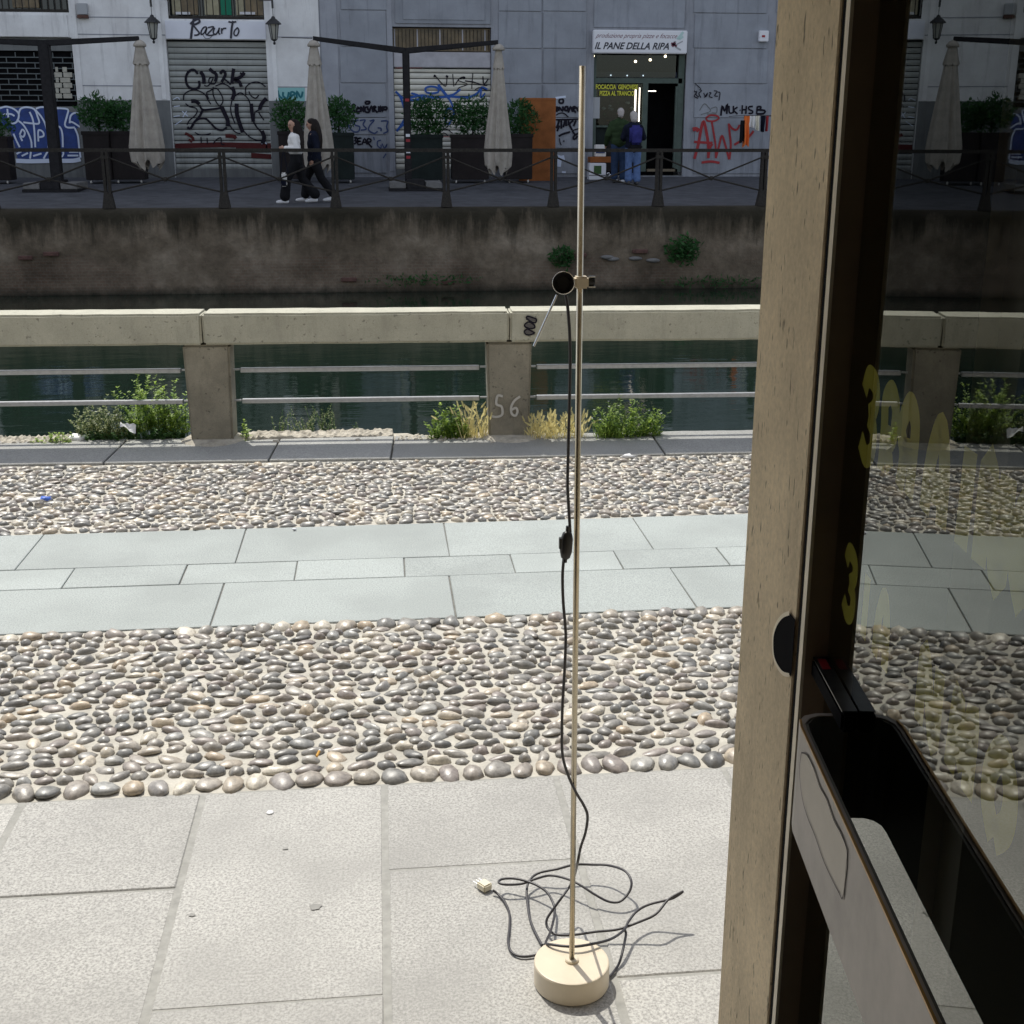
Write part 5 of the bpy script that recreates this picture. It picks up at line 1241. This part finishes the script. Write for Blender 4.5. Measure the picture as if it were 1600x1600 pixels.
weed('weed_clump', 'small yellow green weeds at the far left edge below the rail', 'weed', wp(85,694), .12, .10, 26, 16, .026, 'weed', 5, .9, 'weeds on the canal edge', None, .35)
weed('tall_weed', 'single upright weed sprig just right of the first pillar', 'weed', wp(381,688), .02, .24, 4, 14, .03, 'weed', 6, .25, 'weeds on the canal edge', None, .35)
weed('weed_clump', 'sparse airy weeds with seed stalks below the lower rail, middle bay left', 'weed', wp(455,676), .10, .21, 20, 20, .016, 'weed_pale', 7, .5, 'weeds on the canal edge', None, .25)
weed('weed_clump', 'second airy seeding weed in the middle bay, right of the sparse one', 'weed', wp(500,677), .09, .24, 22, 22, .016, 'weed_pale', 8, .5, 'weeds on the canal edge', None, .25)
weed('tall_weed', 'lone thin stalk on the ledge in the middle bay', 'weed', wp(556,676), .02, .13, 4, 12, .012, 'weed_pale', 9, .3, 'weeds on the canal edge', None, .25)
weed('weed_clump', 'bright green leafy weed left of the numbered pillar', 'weed', wp(702,686), .11, .25, 38, 34, .028, 'weed', 10, .6, 'weeds on the canal edge', None, .38)
grass('dry golden grass tuft touching the left of the numbered pillar', wp(742,686), .08, .21, 150, 11)
grass('dry golden grass patch right of the numbered pillar', wp(868,686), .17, .15, 320, 12)
weed('weed_clump', 'green weed bush behind the lamp pole in the right bay', 'weed', wp(985,684), .18, .30, 64, 36, .032, 'weed', 13, .7, 'weeds on the canal edge', ('sign_white', 9), .22)
grass('green grass blades mixed in front of the right weed bush', wp(965,686), .14, .16, 120, 14, 'weed', False)
grass('thin dry grass strip at the right foot of the first pillar', wp(395,688), .06, .05, 60, 15, 'straw', False)
for (px, py, n, s_, lab) in ((1067,392,520,.42,'round dark green shrub growing from the canal wall'),(880,402,260,.30,'low dark creeper on the canal wall behind the lamp head')):
    p = at(px, py, 24.6); t = empty('wall_shrub', (p.x, 24.65, p.z), lab, 'shrub')
    leafcloud('foliage', M['hedge'], t, (p.x, 24.6, p.z), (s_*.85, .16, s_*.75), n, .11, px); MB().tube([(p.x, 24.8, p.z-.2), (p.x, 24.65, p.z)], .015, 5).build('stem', M['planter'], t)
rng = random.Random(5)
for (px, py, lab) in ((1120,441,'small weeds at the waterline of the far wall on the right'),(660,438,'small weeds at the waterline of the far wall in the middle')):
    p = at(px, py, 24.6); t = empty('wall_weeds', (p.x, 24.6, p.z), lab, 'weed'); leafcloud('foliage', M['hedge'], t, (p.x, 24.6, p.z), (1.2,.1,.12), 260, .08, px); MB().tube([(p.x, 24.8, p.z-.08), (p.x, 24.6, p.z)], .01, 4).build('stem', M['planter'], t)

# rubble ledge and stones behind the parapet
def rubble(px0, px1, py, w_, h, seed, name='ledge_stone'):
    a = gr(px0, py, .0); c = gr(px1, py, .0); rng = random.Random(seed); bm = bmesh.new(); nx_, ny_ = 60, 9
    vs = [[bm.verts.new((a.x+(c.x-a.x)*i/nx_, a.y-.02+w_*j/ny_*(1+.15*noise.noise(Vector((i*.4,seed,0)))), -.035+(h if 0 < j < ny_ and 0 < i < nx_ else -.02)*(1+.25*noise.noise(Vector((i*.35, j*.7, seed)))+.3*noise.noise(Vector((i*1.1, j*1.3, seed)))))) for i in range(nx_+1)] for j in range(ny_+1)]
    for j in range(ny_):
        for i in range(nx_): bm.faces.new((vs[j][i], vs[j][i+1], vs[j+1][i+1], vs[j+1][i]))
    me = bpy.data.meshes.new(name); bm.to_mesh(me); bm.free(); me.materials.append(M['rubble']); return link(name, me, led)
led = tag(MB().box(-3, .3, 7.48, 7.6, -.2, -.037).build('ledge', M['rubble']), kind='structure')
rubble(-40, 100, 697, .22, .05, 1); rubble(380, 618, 690, .22, .055, 2); rubble(620, 760, 690, .16, .045, 3)
for (px, py, r_) in ((120,688,.05),(105,690,.03),(735,689,.018),(560,690,.02),(690,690,.02),(770,693,.014),(430,692,.02)):
    q = gr(px, py, .01); blob('stone', (q.x, q.y+.03, .005), r_, M['litter_white'] if r_ > .04 else M['rubble'], led, (1.2,.8,.8), px, .7, 2)
# plastic bag caught in the weeds
q = gr(200, 664, .12)
bg_ = MB(); nn = 9; vs = []
for j in range(nn+1):
    for i in range(nn+1):
        u, v = i/nn, j/nn; vs.append((q.x-.045+.085*u, q.y-.01+.04*v+.01*math.sin(u*7), .11-.03*u+.012*math.sin(u*5+v*4)+.025*v+.012*noise.noise(Vector((u*4, v*4, 1)))))
bag_ = bg_.add(vs, [(j*(nn+1)+i, j*(nn+1)+i+1, (j+1)*(nn+1)+i+1, (j+1)*(nn+1)+i) for j in range(nn) for i in range(nn)]).build('plastic_bag', M['litter_white'], smooth=True)
tag(bag_, 'crumpled white plastic bag caught in the weeds under the left rails', 'plastic bag')
# litter on the stones
q = gr(63, 781, .03); t = empty('snack_wrapper', (q.x, q.y, .02), 'blue and white crumpled wrapper on the upper cobbles at the left', 'wrapper')
def crump(name, mat, x, y, z, sx, sy, sz, seed, par_): return blob(name, (x, y, z), 1, M[mat], par_, (sx, sy, sz), seed, .9, 2)
crump('white_film', 'litter_white', q.x-.02, q.y, .03, .042, .022, .009, 1, t); crump('blue_film', 'litter_blue', q.x+.022, q.y+.004, .034, .03, .02, .010, 2, t)
q = gr(497, 1184, .02); t = empty('cigarette_end', (q.x, q.y, .02), 'orange cigarette end on the lower cobbles', 'cigarette end')
MB().tube([(q.x-.003, q.y-.010, .03), (q.x+.004, q.y+.010, .036)], .004, 8).build('filter', M['orange_filter'], t); MB().tube([(q.x+.0045, q.y+.0105, .0362), (q.x+.006, q.y+.0145, .0375)], .0036, 8).build('ash', M['litter_white'], t)
q = gr(982, 713, .02); t = crump('paper_scrap', 'litter_white', q.x, q.y, .02, .04, .015, .012, 4, None); tag(t, 'small white paper scrap at the kerb right of the lamp pole', 'paper scrap')
q = gr(422, 1270, 0); t = MB().lathe((q.x, q.y, 0), [(.010,.0005),(.009,.0025),(.003,.003)], 12).build('chewing_gum', M['litter_white'], smooth=True); tag(t, 'flattened white chewing gum spot on the near flagstone', 'chewing gum')
q = gr(460, 829, 0); t = crump('pebble', 'sign_white', q.x, q.y, .006, .008, .006, .006, 7, None); tag(t, 'tiny pale pebble at the edge of the middle flagstones', 'pebble')
gm = plain('old_gum', (.25,.243,.225), .8)
def gumspot(q, r_, sd):
    n = 22; pr = [r_*(1+.45*noise.noise(Vector((math.cos(6.283*k/n)*1.4+sd, math.sin(6.283*k/n)*1.4, 0)))) for k in range(n)]
    vs = [(q.x+pr[k]*m_*math.cos(6.283*k/n), q.y+pr[k]*m_*.8*math.sin(6.283*k/n), z_) for (m_, z_) in ((1, .0013), (.85, .0016)) for k in range(n)]
    return MB().add(vs, [(k, (k+1)%n, n+(k+1)%n, n+k) for k in range(n)]+[tuple(n+k for k in range(n))]).build('gum_spot', gm)
for (px, py, lab) in ((300,1430,'dark old gum spot on the flagstone left of centre'),(493,1417,'grey old gum spot in the middle flagstone'),(446,1326,'small grey gum spot near the cobbles'),(38,1308,'grey gum spot on the leftmost flagstone')):
    q = gr(px, py, 0); t = gumspot(q, .008 if px != 493 else .015, px); tag(t, lab, 'gum spot')

# ================================================================ THE LAMP
LX, LY = .370, 2.262
lamp = empty('floor_lamp', (LX, LY, 0), 'slim metal floor lamp with round beige base standing on the flagstones', 'floor lamp')
MB().lathe((LX, LY, 0), [(.0795,.001),(.081,.004),(.081,.050),(.0795,.0535),(.077,.0545)], 64).build('base', M['beige_enamel'], lamp, smooth=False)
o = lamp.children[0] if lamp.children else None
MB().lathe((LX, LY, 0), [(.0145,.0545),(.0145,.0585),(.0125,.0605)], 32).build('collar', M['beige_enamel'], lamp)
ltop = at(910, 103, LY)
MB().tube([(LX, LY, .06), (LX+(ltop.x-LX)*.5, LY, ltop.z*.5), (ltop.x, LY, ltop.z)], .0058, 20).build('pole', M['brass_rod'], lamp, smooth=True)
cz = at(907, 441, LY)
MB().box(cz.x-.012, cz.x+.013, LY-.016, LY+.012, cz.z-.010, cz.z+.011).build('clamp', M['beige_enamel'], lamp, bevel=.003)
kn = MB(); c0 = at(924.5, 440, LY-.005)
MB().tube([(cz.x+.013, LY-.004, c0.z), (c0.x+.005, LY-.004, c0.z)], .0078, 20).build('clamp_knob', M['black_plastic'], lamp)
for dz in (.009, -.009): MB().box(cz.x+.0135, c0.x+.006, LY-.012, LY-.003, c0.z+dz-.0012, c0.z+dz+.0012).build('knob_rim', M['chrome'], lamp)
hc = at(880.5, 442, LY-.02)
def cyl(c, d, r0, r1, L, n=32):
    d = Vector(d).normalized(); a = d.orthogonal().normalized(); b_ = d.cross(a); vs = []
    for (rr, t) in ((r0, 0), (r1, L)):
        for k in range(n): vs.append(Vector(c)+d*t+(a*math.cos(6.28318*k/n)+b_*math.sin(6.28318*k/n))*rr)
    return vs
dcam = (EYE-hc).normalized()
vs = cyl(hc-dcam*.02, dcam, .018, .0205, .02)+cyl(hc, dcam, .0188, .0188, -.001)
n = 32; fs = [(k, (k+1)%n, n+(k+1)%n, n+k) for k in range(n)]+[tuple(range(n-1,-1,-1))]+[(n+k, n+(k+1)%n, 2*n+(k+1)%n, 2*n+k) for k in range(n)]
MB().add(vs, fs).build('lamp_head', M['chrome'], lamp, smooth=True)
vs = cyl(hc-dcam*.0005, dcam, .0188, .0188, .0001); MB().add(vs[:n]+cyl(hc-dcam*.012, dcam, .012, .012, 0)[:n], [(k, (k+1)%n, n+(k+1)%n, n+k) for k in range(n)]+[tuple(range(n, 2*n))]).build('lamp_socket', M['black_plastic'], lamp)
MB().box(hc.x+.018, cz.x-.011, LY-.012, LY+.004, cz.z-.008, cz.z+.009).build('head_arm', M['beige_enamel'], lamp, bevel=.002)
a_ = at(870, 461, LY-.02); b_ = at(834, 541, LY-.03)
MB().tube([a_, b_], .0021, 10).build('adjusting_rod', M['chrome'], lamp)
# cord hanging from the head, through the switch, then coiled on the ground
def gp3(px, py, z): return gr(px, py, z)
hang = [(884,461),(887,480),(890,520),(891,560),(890,620),(888,700),(887,760),(890,815),(891,834)]
hang2 = [(881,872),(879,900),(880,940),(883,975),(884,1000),(882,1050),(879,1100),(878,1140),(879,1180),(888,1212),(900,1238),(912,1258),(918,1275),(915,1300),(907,1325),(902,1350)]
c1_ = spline([at(x, y, LY-.014) for x, y in hang], 6)
def hp(x, y):
    d = max(0, (y-1200)/150.0); q = at(x, y, LY-.014+.03*d); return q
MB().tube(c1_, .0030, 8).build('upper_cord', M['cord'], lamp, smooth=True)
low = [hp(x, y) for x, y in hang2]
tail = [(894,1378,.10),(878,1402,.07),(862,1424,.045),(854,1438,.03),(856,1450,.02),(868,1460,.018),(893,1461,.02),(930,1456,.025),(966,1452,.03),(1000,1440,.045),(1025,1428,.06),(1045,1405,.075),(1067,1393,.085),
        (1050,1404,.07),(1015,1413,.055),(995,1424,.05),(982,1440,.045),(975,1453,.045),(955,1467,.058),(925,1475,.066),(895,1479,.067),(862,1476,.062),(853,1473,.05),(860,1456,.03),(866,1432,.02),(866,1416,.02),(856,1396,.03),(842,1385,.035),(826,1378,.035),(806,1373,.035),(787,1373,.03),(779,1378,.03),(788,1382,.03),(815,1381,.03),(838,1373,.035),(860,1368,.035),(885,1373,.04),(905,1382,.04),(930,1398,.03),(952,1409,.022),(970,1408,.025),(984,1392,.04),(986,1375,.055),(975,1360,.06),(950,1352,.05),(925,1351,.045),(898,1351,.045),(870,1358,.04),(842,1364,.03),(828,1375,.025),(823,1392,.015),(826,1425,.008),(831,1445,.006),(841,1466,.005),(847,1477,.005)]
low += [gr(x, y, z) for x, y, z in tail]
MB().tube(spline(low, 6), .0030, 8).build('floor_cord', M['cord'], lamp, smooth=True)
MB().tube(spline([gr(*q) for q in ((975,1452,.045),(978,1460,.035),(972,1490,.02),(966,1508,.008),(956,1522,.004),(948,1530,.004))], 6), .0030, 8).build('loose_cord', M['cord'], lamp, smooth=True)
plugc = [(770,1391,.012),(779,1398,.006),(789,1410,.005),(796,1428,.005),(796,1450,.005),(794,1472,.005),(799,1487,.005),(812,1494,.005),(828,1494,.005),(842,1490,.005),(852,1478,.006),(850,1475,.01)]
MB().tube(spline([gr(*q) for q in plugc], 6), .0030, 8).build('plug_cord', M['cord'], lamp, smooth=True)
# in-line switch
sc0 = at(887, 830, LY-.016); sc1 = at(883, 874, LY-.016); up = (sc0-sc1).normalized(); sdx = Vector((up.z, 0, -up.x)); fy = Vector((0,-1,0)); L = (sc0-sc1).length
prof = [(0,.35),(.08,.75),(.3,1.0),(.75,.98),(.93,.75),(1,.3)]; vs = []; nn = 16
for (t, w_) in prof:
    for k in range(nn):
        a = 2*math.pi*k/nn; cx_ = abs(math.cos(a))**.6*math.copysign(1, math.cos(a)); sx_ = abs(math.sin(a))**.6*math.copysign(1, math.sin(a))
        vs.append(sc1+up*L*t+sdx*cx_*.0118*w_+fy*sx_*.009*w_)
sw = MB().add(vs, [(j*nn+k, j*nn+(k+1)%nn, (j+1)*nn+(k+1)%nn, (j+1)*nn+k) for j in range(5) for k in range(nn)]+[tuple(range(nn-1,-1,-1)), tuple(5*nn+k for k in range(nn))]).build('cord_switch', M['black_plastic'], lamp, smooth=True)
q = sc1+up*L*.55-sdx*.0105
MB().box(q.x-.004, q.x+.004, LY-.022, LY-.010, q.z-.010, q.z+.012).build('rocker', M['black_plastic'], sw, bevel=.001)
MB().tube([sc0-up*.004, sc0+up*.010], .0042, 8).build('cord_grip', M['black_plastic'], sw)
MB().tube([sc1+up*.004, sc1-up*.006], .0042, 8).build('cord_grip', M['black_plastic'], sw)
# plug
pc = gr(757, 1383, .012); d = (gr(742, 1374, .012)-gr(772, 1394, .012)); d.z = 0; d.normalize(); s_ = Vector((-d.y, d.x, 0))
def obox(c, d, s_, l, w_, z0, z1, t1=1.0):
    vs = []
    for z in (z0, z1):
        for (a, b_) in ((-1,-1),(1,-1),(1,1),(-1,1)): vs.append(Vector((c.x, c.y, z))+d*a*l/2+s_*b_*w_/2*(t1 if a > 0 else 1))
    return MB().add(vs, [(0,3,2,1),(4,5,6,7),(0,1,5,4),(1,2,6,5),(2,3,7,6),(3,0,4,7)])
pl = obox(pc, d, s_, .030, .026, .001, .020).build('plug', M['plug'], lamp, bevel=.003)
for k in (-1, 0, 1):
    b0 = pc+d*.015+s_*k*.009; MB().tube([(b0.x, b0.y, .011), (b0.x+d.x*.016, b0.y+d.y*.016, .011)], .0018, 8).build('pin', M['chrome'], pl)

# ================================================================ OUR DOORWAY: shop room, jamb, open glass door
RX0, RX1 = -1.45, .392
room = empty('own_shop_building', (0, 1.2, 0), 'dark shop room and doorway on the near quay that the photo looks out of', 'building')
jY = 1.21
MB().box(-6, RX0, 1.2, 1.4, -.03, 6.5).build('wall', M['outer_wall'], room)
MB().box(RX1+.16, 6, 1.2, 1.4, -.03, 6.5).build('wall', M['outer_wall'], room)
MB().box(RX0, RX1+.16, 1.2, 1.4, 2.42, 6.5).build('wall', M['outer_wall'], room)
MB().box(-6, 6, 1.401, 2.3, 2.5, 2.68).build('sun_blocking_slab', M['outer_wall'], room)  # unseen slab, added to keep the sun off the jamb and handle
MB().box(-3, 3.2, -4, 1.19, -.05, .0).build('floor', M['room_floor'], room)
MB().box(-3, 3.2, -4, 1.199, 2.7, 2.8).build('ceiling', M['outer_wall'], room)
MB().box(-3.1, -3.0, -4, 1.199, 0, 2.7).build('side_wall', M['outer_wall'], room)
MB().box(1.1, 1.2, -4, 1.199, 0, 2.7).build('side_wall', M['room_wall'], room)
MB().box(-3, 3.2, -4.1, -4.0, 0, 2.7).build('rear_wall', M['room_wall'], room)
MB().box(-3, RX0, 1.15, 1.199, 0, 2.7).build('inner_wall', M['room_wall'], room)
MB().box(.62, 1.1, 1.15, 1.199, 0, 2.7).build('inner_wall', M['room_wall'], room)
# jamb slab
xj = at(1215, 0, 1.21).x; 
dr = ray(1314, 0); nearY = xj/(dr.x/dr.y)
jamb = empty('door_jamb', (xj, 1.1, 0), 'pitted beige travertine door jamb standing left of the open glass door', 'door jamb')
MB().box(xj, xj+.12, nearY, 1.21, 0, 2.41).build('stone_slab', M['travertine'], jamb, bevel=.0015, seg=1)
MB().box(xj+.003, xj+.13, nearY-.03, nearY-.0008, 0, 2.41).build('gap_shade_strip', M['rubber_shade'], jamb)  # black strip put into the gap, where only shadow lies
# finger notch in the jamb: the recess's shade painted as a flat black patch
def onj(px, py):
    d_ = ray(px, py); return EYE+d_*(xj/d_.x)
cn = onj(1236, 1004); 
pts = [onj(x, y) for x, y in ((1236,958),(1226,962),(1217,973),(1211,990),(1210,1010),(1212,1028),(1218,1042),(1226,1052),(1236,1055))]
pp = [Vector((xj-.0012, p.y, p.z)) for p in spline(pts, 4)]
MB().add(pp+[Vector((xj-.0012, nearY-.0005, pp[-1].z)), Vector((xj-.0012, nearY-.0005, pp[0].z))], [tuple(range(len(pp)+2))]).build('notch_shade', M['rubber_shade'], jamb)
mb = MB(); ribbon(mb, pp, .004, (-1,0,0), .0006); mb.build('notch_rim', M['pale_edge'], jamb)

door = empty('glass_door', gp(.94, 0), 'glass shop door swung open inwards, with dark frame, bar handle and yellow letters', 'door')
def gbox(t0, t1, s0, s1, z0, z1, mb=None):
    P = [gp(t0,z0,s0), gp(t1,z0,s0), gp(t1,z0,s1), gp(t0,z0,s1), gp(t0,z1,s0), gp(t1,z1,s0), gp(t1,z1,s1), gp(t0,z1,s1)]
    return (mb or MB()).add(P, [(0,3,2,1),(4,5,6,7),(0,1,5,4),(1,2,6,5),(2,3,7,6),(3,0,4,7)])
TS = .857; SS = .0165
gbox(TS, .876, -.02, SS, .02, 2.3).build('stile', M['stile'], door)
gbox(TS-.0012, TS+.010, SS+.0001, SS+.0024, .02, 2.3).build('stile_edge', M['pale_edge'], door)
gbox(TS+.0102, .8765, SS+.0002, SS+.0020, .02, 2.3).build('seal', M['rubber_shade'], door)
gbox(-.02, TS-.001, -.02, SS, 2.22, 2.3).build('top_frame_rail', M['stile'], door)
gbox(-.02, TS-.001, -.02, SS, .02, .12).build('bottom_frame_rail', M['stile'], door)
gbox(-.07, -.0205, -.02, SS, .02, 2.3).build('stile', M['stile'], door)
MB().add([gp(-.02,.12), gp(TS,.12), gp(TS,2.22), gp(-.02,2.22)], [(0,1,2,3)]).build('glass_pane', M['glass'], door)
# letters on the back of the pane
mb = MB()
def dl(t0, t1, z0, z1, lines, w_):
    for l in lines:
        pts = [gp(t0+(t1-t0)*u, z0+(z1-z0)*v, -.003) for u, v in l]
        pts = spline(pts, 6) if len(pts) > 2 else pts
        ribbon(mb, pts, w_*(1+max(0, .8-t0)*1.5), gn, 0.0)
G3 = [[(.0,.78),(.25,1.0),(.85,.95),(.95,.7),(.5,.52)], [(.5,.52),(.95,.4),(.95,.12),(.5,0),(.0,.15)]]
GP = [[(.15,.0),(.15,.5),(.05,.85),(.5,1.0),(.95,.85),(.9,.5),(.4,.45)], [(.4,.45),(.9,.1)]]
G9 = [[(.2,.0),(.3,.4),(.0,.7),(.4,1.0),(.9,.85),(.95,.4),(.9,.0)], [(.2,.45),(.9,.5)]]
GAa = [[(.0,.0),(.1,.6),(.5,1.0),(.9,.6),(1,.0)], [(.1,.35),(.9,.35)]]
GI = [[(.5,0),(.5,1)]]
GN = [[(.0,0),(.0,1),(1,0),(1,1)]]
GM = [[(.0,0),(.1,1),(.5,.3),(.9,1),(1,0)]]
GO = [[(.5,0),(.0,.3),(.0,.7),(.5,1),(1,.7),(1,.3),(.5,0)]]
row = [(.828,.797,G3),(.778,.752,GP),(.738,.71,G9),(.682,.652,GAa),(.628,.610,GI),(.592,.566,GN),(.545,.518,GO),(.492,.46,GM),(.44,.415,GAa),(.395,.37,GP),(.35,.32,G3),(.30,.27,GO)]
for (a, c, g) in row: dl(a, c, 1.546, 1.598, g, .0155)
row2 = [(.838,.812,G3),(.792,.77,GI),(.752,.728,GAa),(.655,.628,GN),(.60,.572,GM),(.545,.52,GO),(.49,.465,G9),(.44,.41,G3)]
for (a, c, g) in row2: dl(a, c, 1.428, 1.472, g, .013)
row3 = [(.70,.67,GO),(.645,.62,GM),(.59,.565,GAa),(.535,.51,G3),(.48,.455,GN),(.42,.39,GP)]
mb.build('door_lettering', paint('yellow_window_paint', (.80,.66,.07), .7), door)
# bar handle: bent flat plate
HZ0, HZ1 = 1.284, 1.364; TH = .004
path = [(.05,0),(.05,.02),(.06,.032),(.075,.0355),(.775,.0355),(.786,.034),(.794,.029),(.798,.020),(.798,.0005)]
outer = path; inner = [(.054,0),(.054,.018),(.0625,.0285),(.077,.0315),(.773,.0315),(.7825,.0305),(.790,.026),(.794,.019),(.794,.0005)]
def strip(z0, z1, outer, inner):
    b = MB(); n = len(outer)
    for i in range(n-1):
        P = [gp(outer[i][0],z0,outer[i][1]), gp(outer[i+1][0],z0,outer[i+1][1]), gp(inner[i+1][0],z0,inner[i+1][1]), gp(inner[i][0],z0,inner[i][1]),
             gp(outer[i][0],z1,outer[i][1]), gp(outer[i+1][0],z1,outer[i+1][1]), gp(inner[i+1][0],z1,inner[i+1][1]), gp(inner[i][0],z1,inner[i][1])]
        b.add(P, [(0,3,2,1),(4,5,6,7),(0,1,5,4),(2,3,7,6)])
    return b
hd = strip(HZ0, HZ1, outer, inner).build('bar_handle', M['handle'], door, smooth=False)
strip(HZ1+.0002, HZ1+.0014, outer[3:6], [(a, b_-.0016) for a, b_ in outer[3:6]]).build('handle_edge', M['brass_edge'], hd)
ip = [(a, b_-.0006) for a, b_ in inner]; strip(HZ0+.001, HZ1-.001, [(a, b_-.0002) for a, b_ in inner], [(a, max(b_-.0022, .0003)) for a, b_ in inner]).build('handle_inner_shade', M['inner_shade'], hd)  # inner side of the handle: its shade is put into a darker colour
# sticker residue patch and its outline on the outer face
def onh(px, py):
    d_ = ray(px, py); k = (GD-.0359-gn.dot(EYE))/gn.dot(d_); return EYE+d_*k
res = [(1253,1176),(1262,1180),(1272,1200),(1281,1228),(1292,1248),(1303,1280),(1315,1303),(1324,1328),(1323,1355),(1318,1402),(1312,1395),(1300,1372),(1286,1340),(1274,1305),(1262,1275),(1254,1245),(1250,1205),(1253,1176)]
rp = [onh(*q) for q in res]
MB().add(rp[:-1], [tuple(range(len(rp)-1))]).build('sticker_residue', M['handle_patch'], hd)
mb = MB(); ribbon(mb, spline(rp, 4), .0009, -gn, .0004); mb.build('glue_outline', M['glue'], hd)
# black latch block above the handle
lv = gbox(.762, .8565, .0005, .0115, 1.3665, 1.381).build('latch_bar', M['rubber_shade'], door, bevel=.002)
lm = plain('scuffed_black_metal', (.05,.052,.052), .3, .5, var=.5, scale=30, bmp=.1)
gbox(.764, .855, .0008, .0112, 1.3812, 1.3822).build('latch_top', lm, lv)
gbox(.832, .85, .003, .009, 1.3823, 1.3826).build('red_sticker', M['red_sticker'], lv)
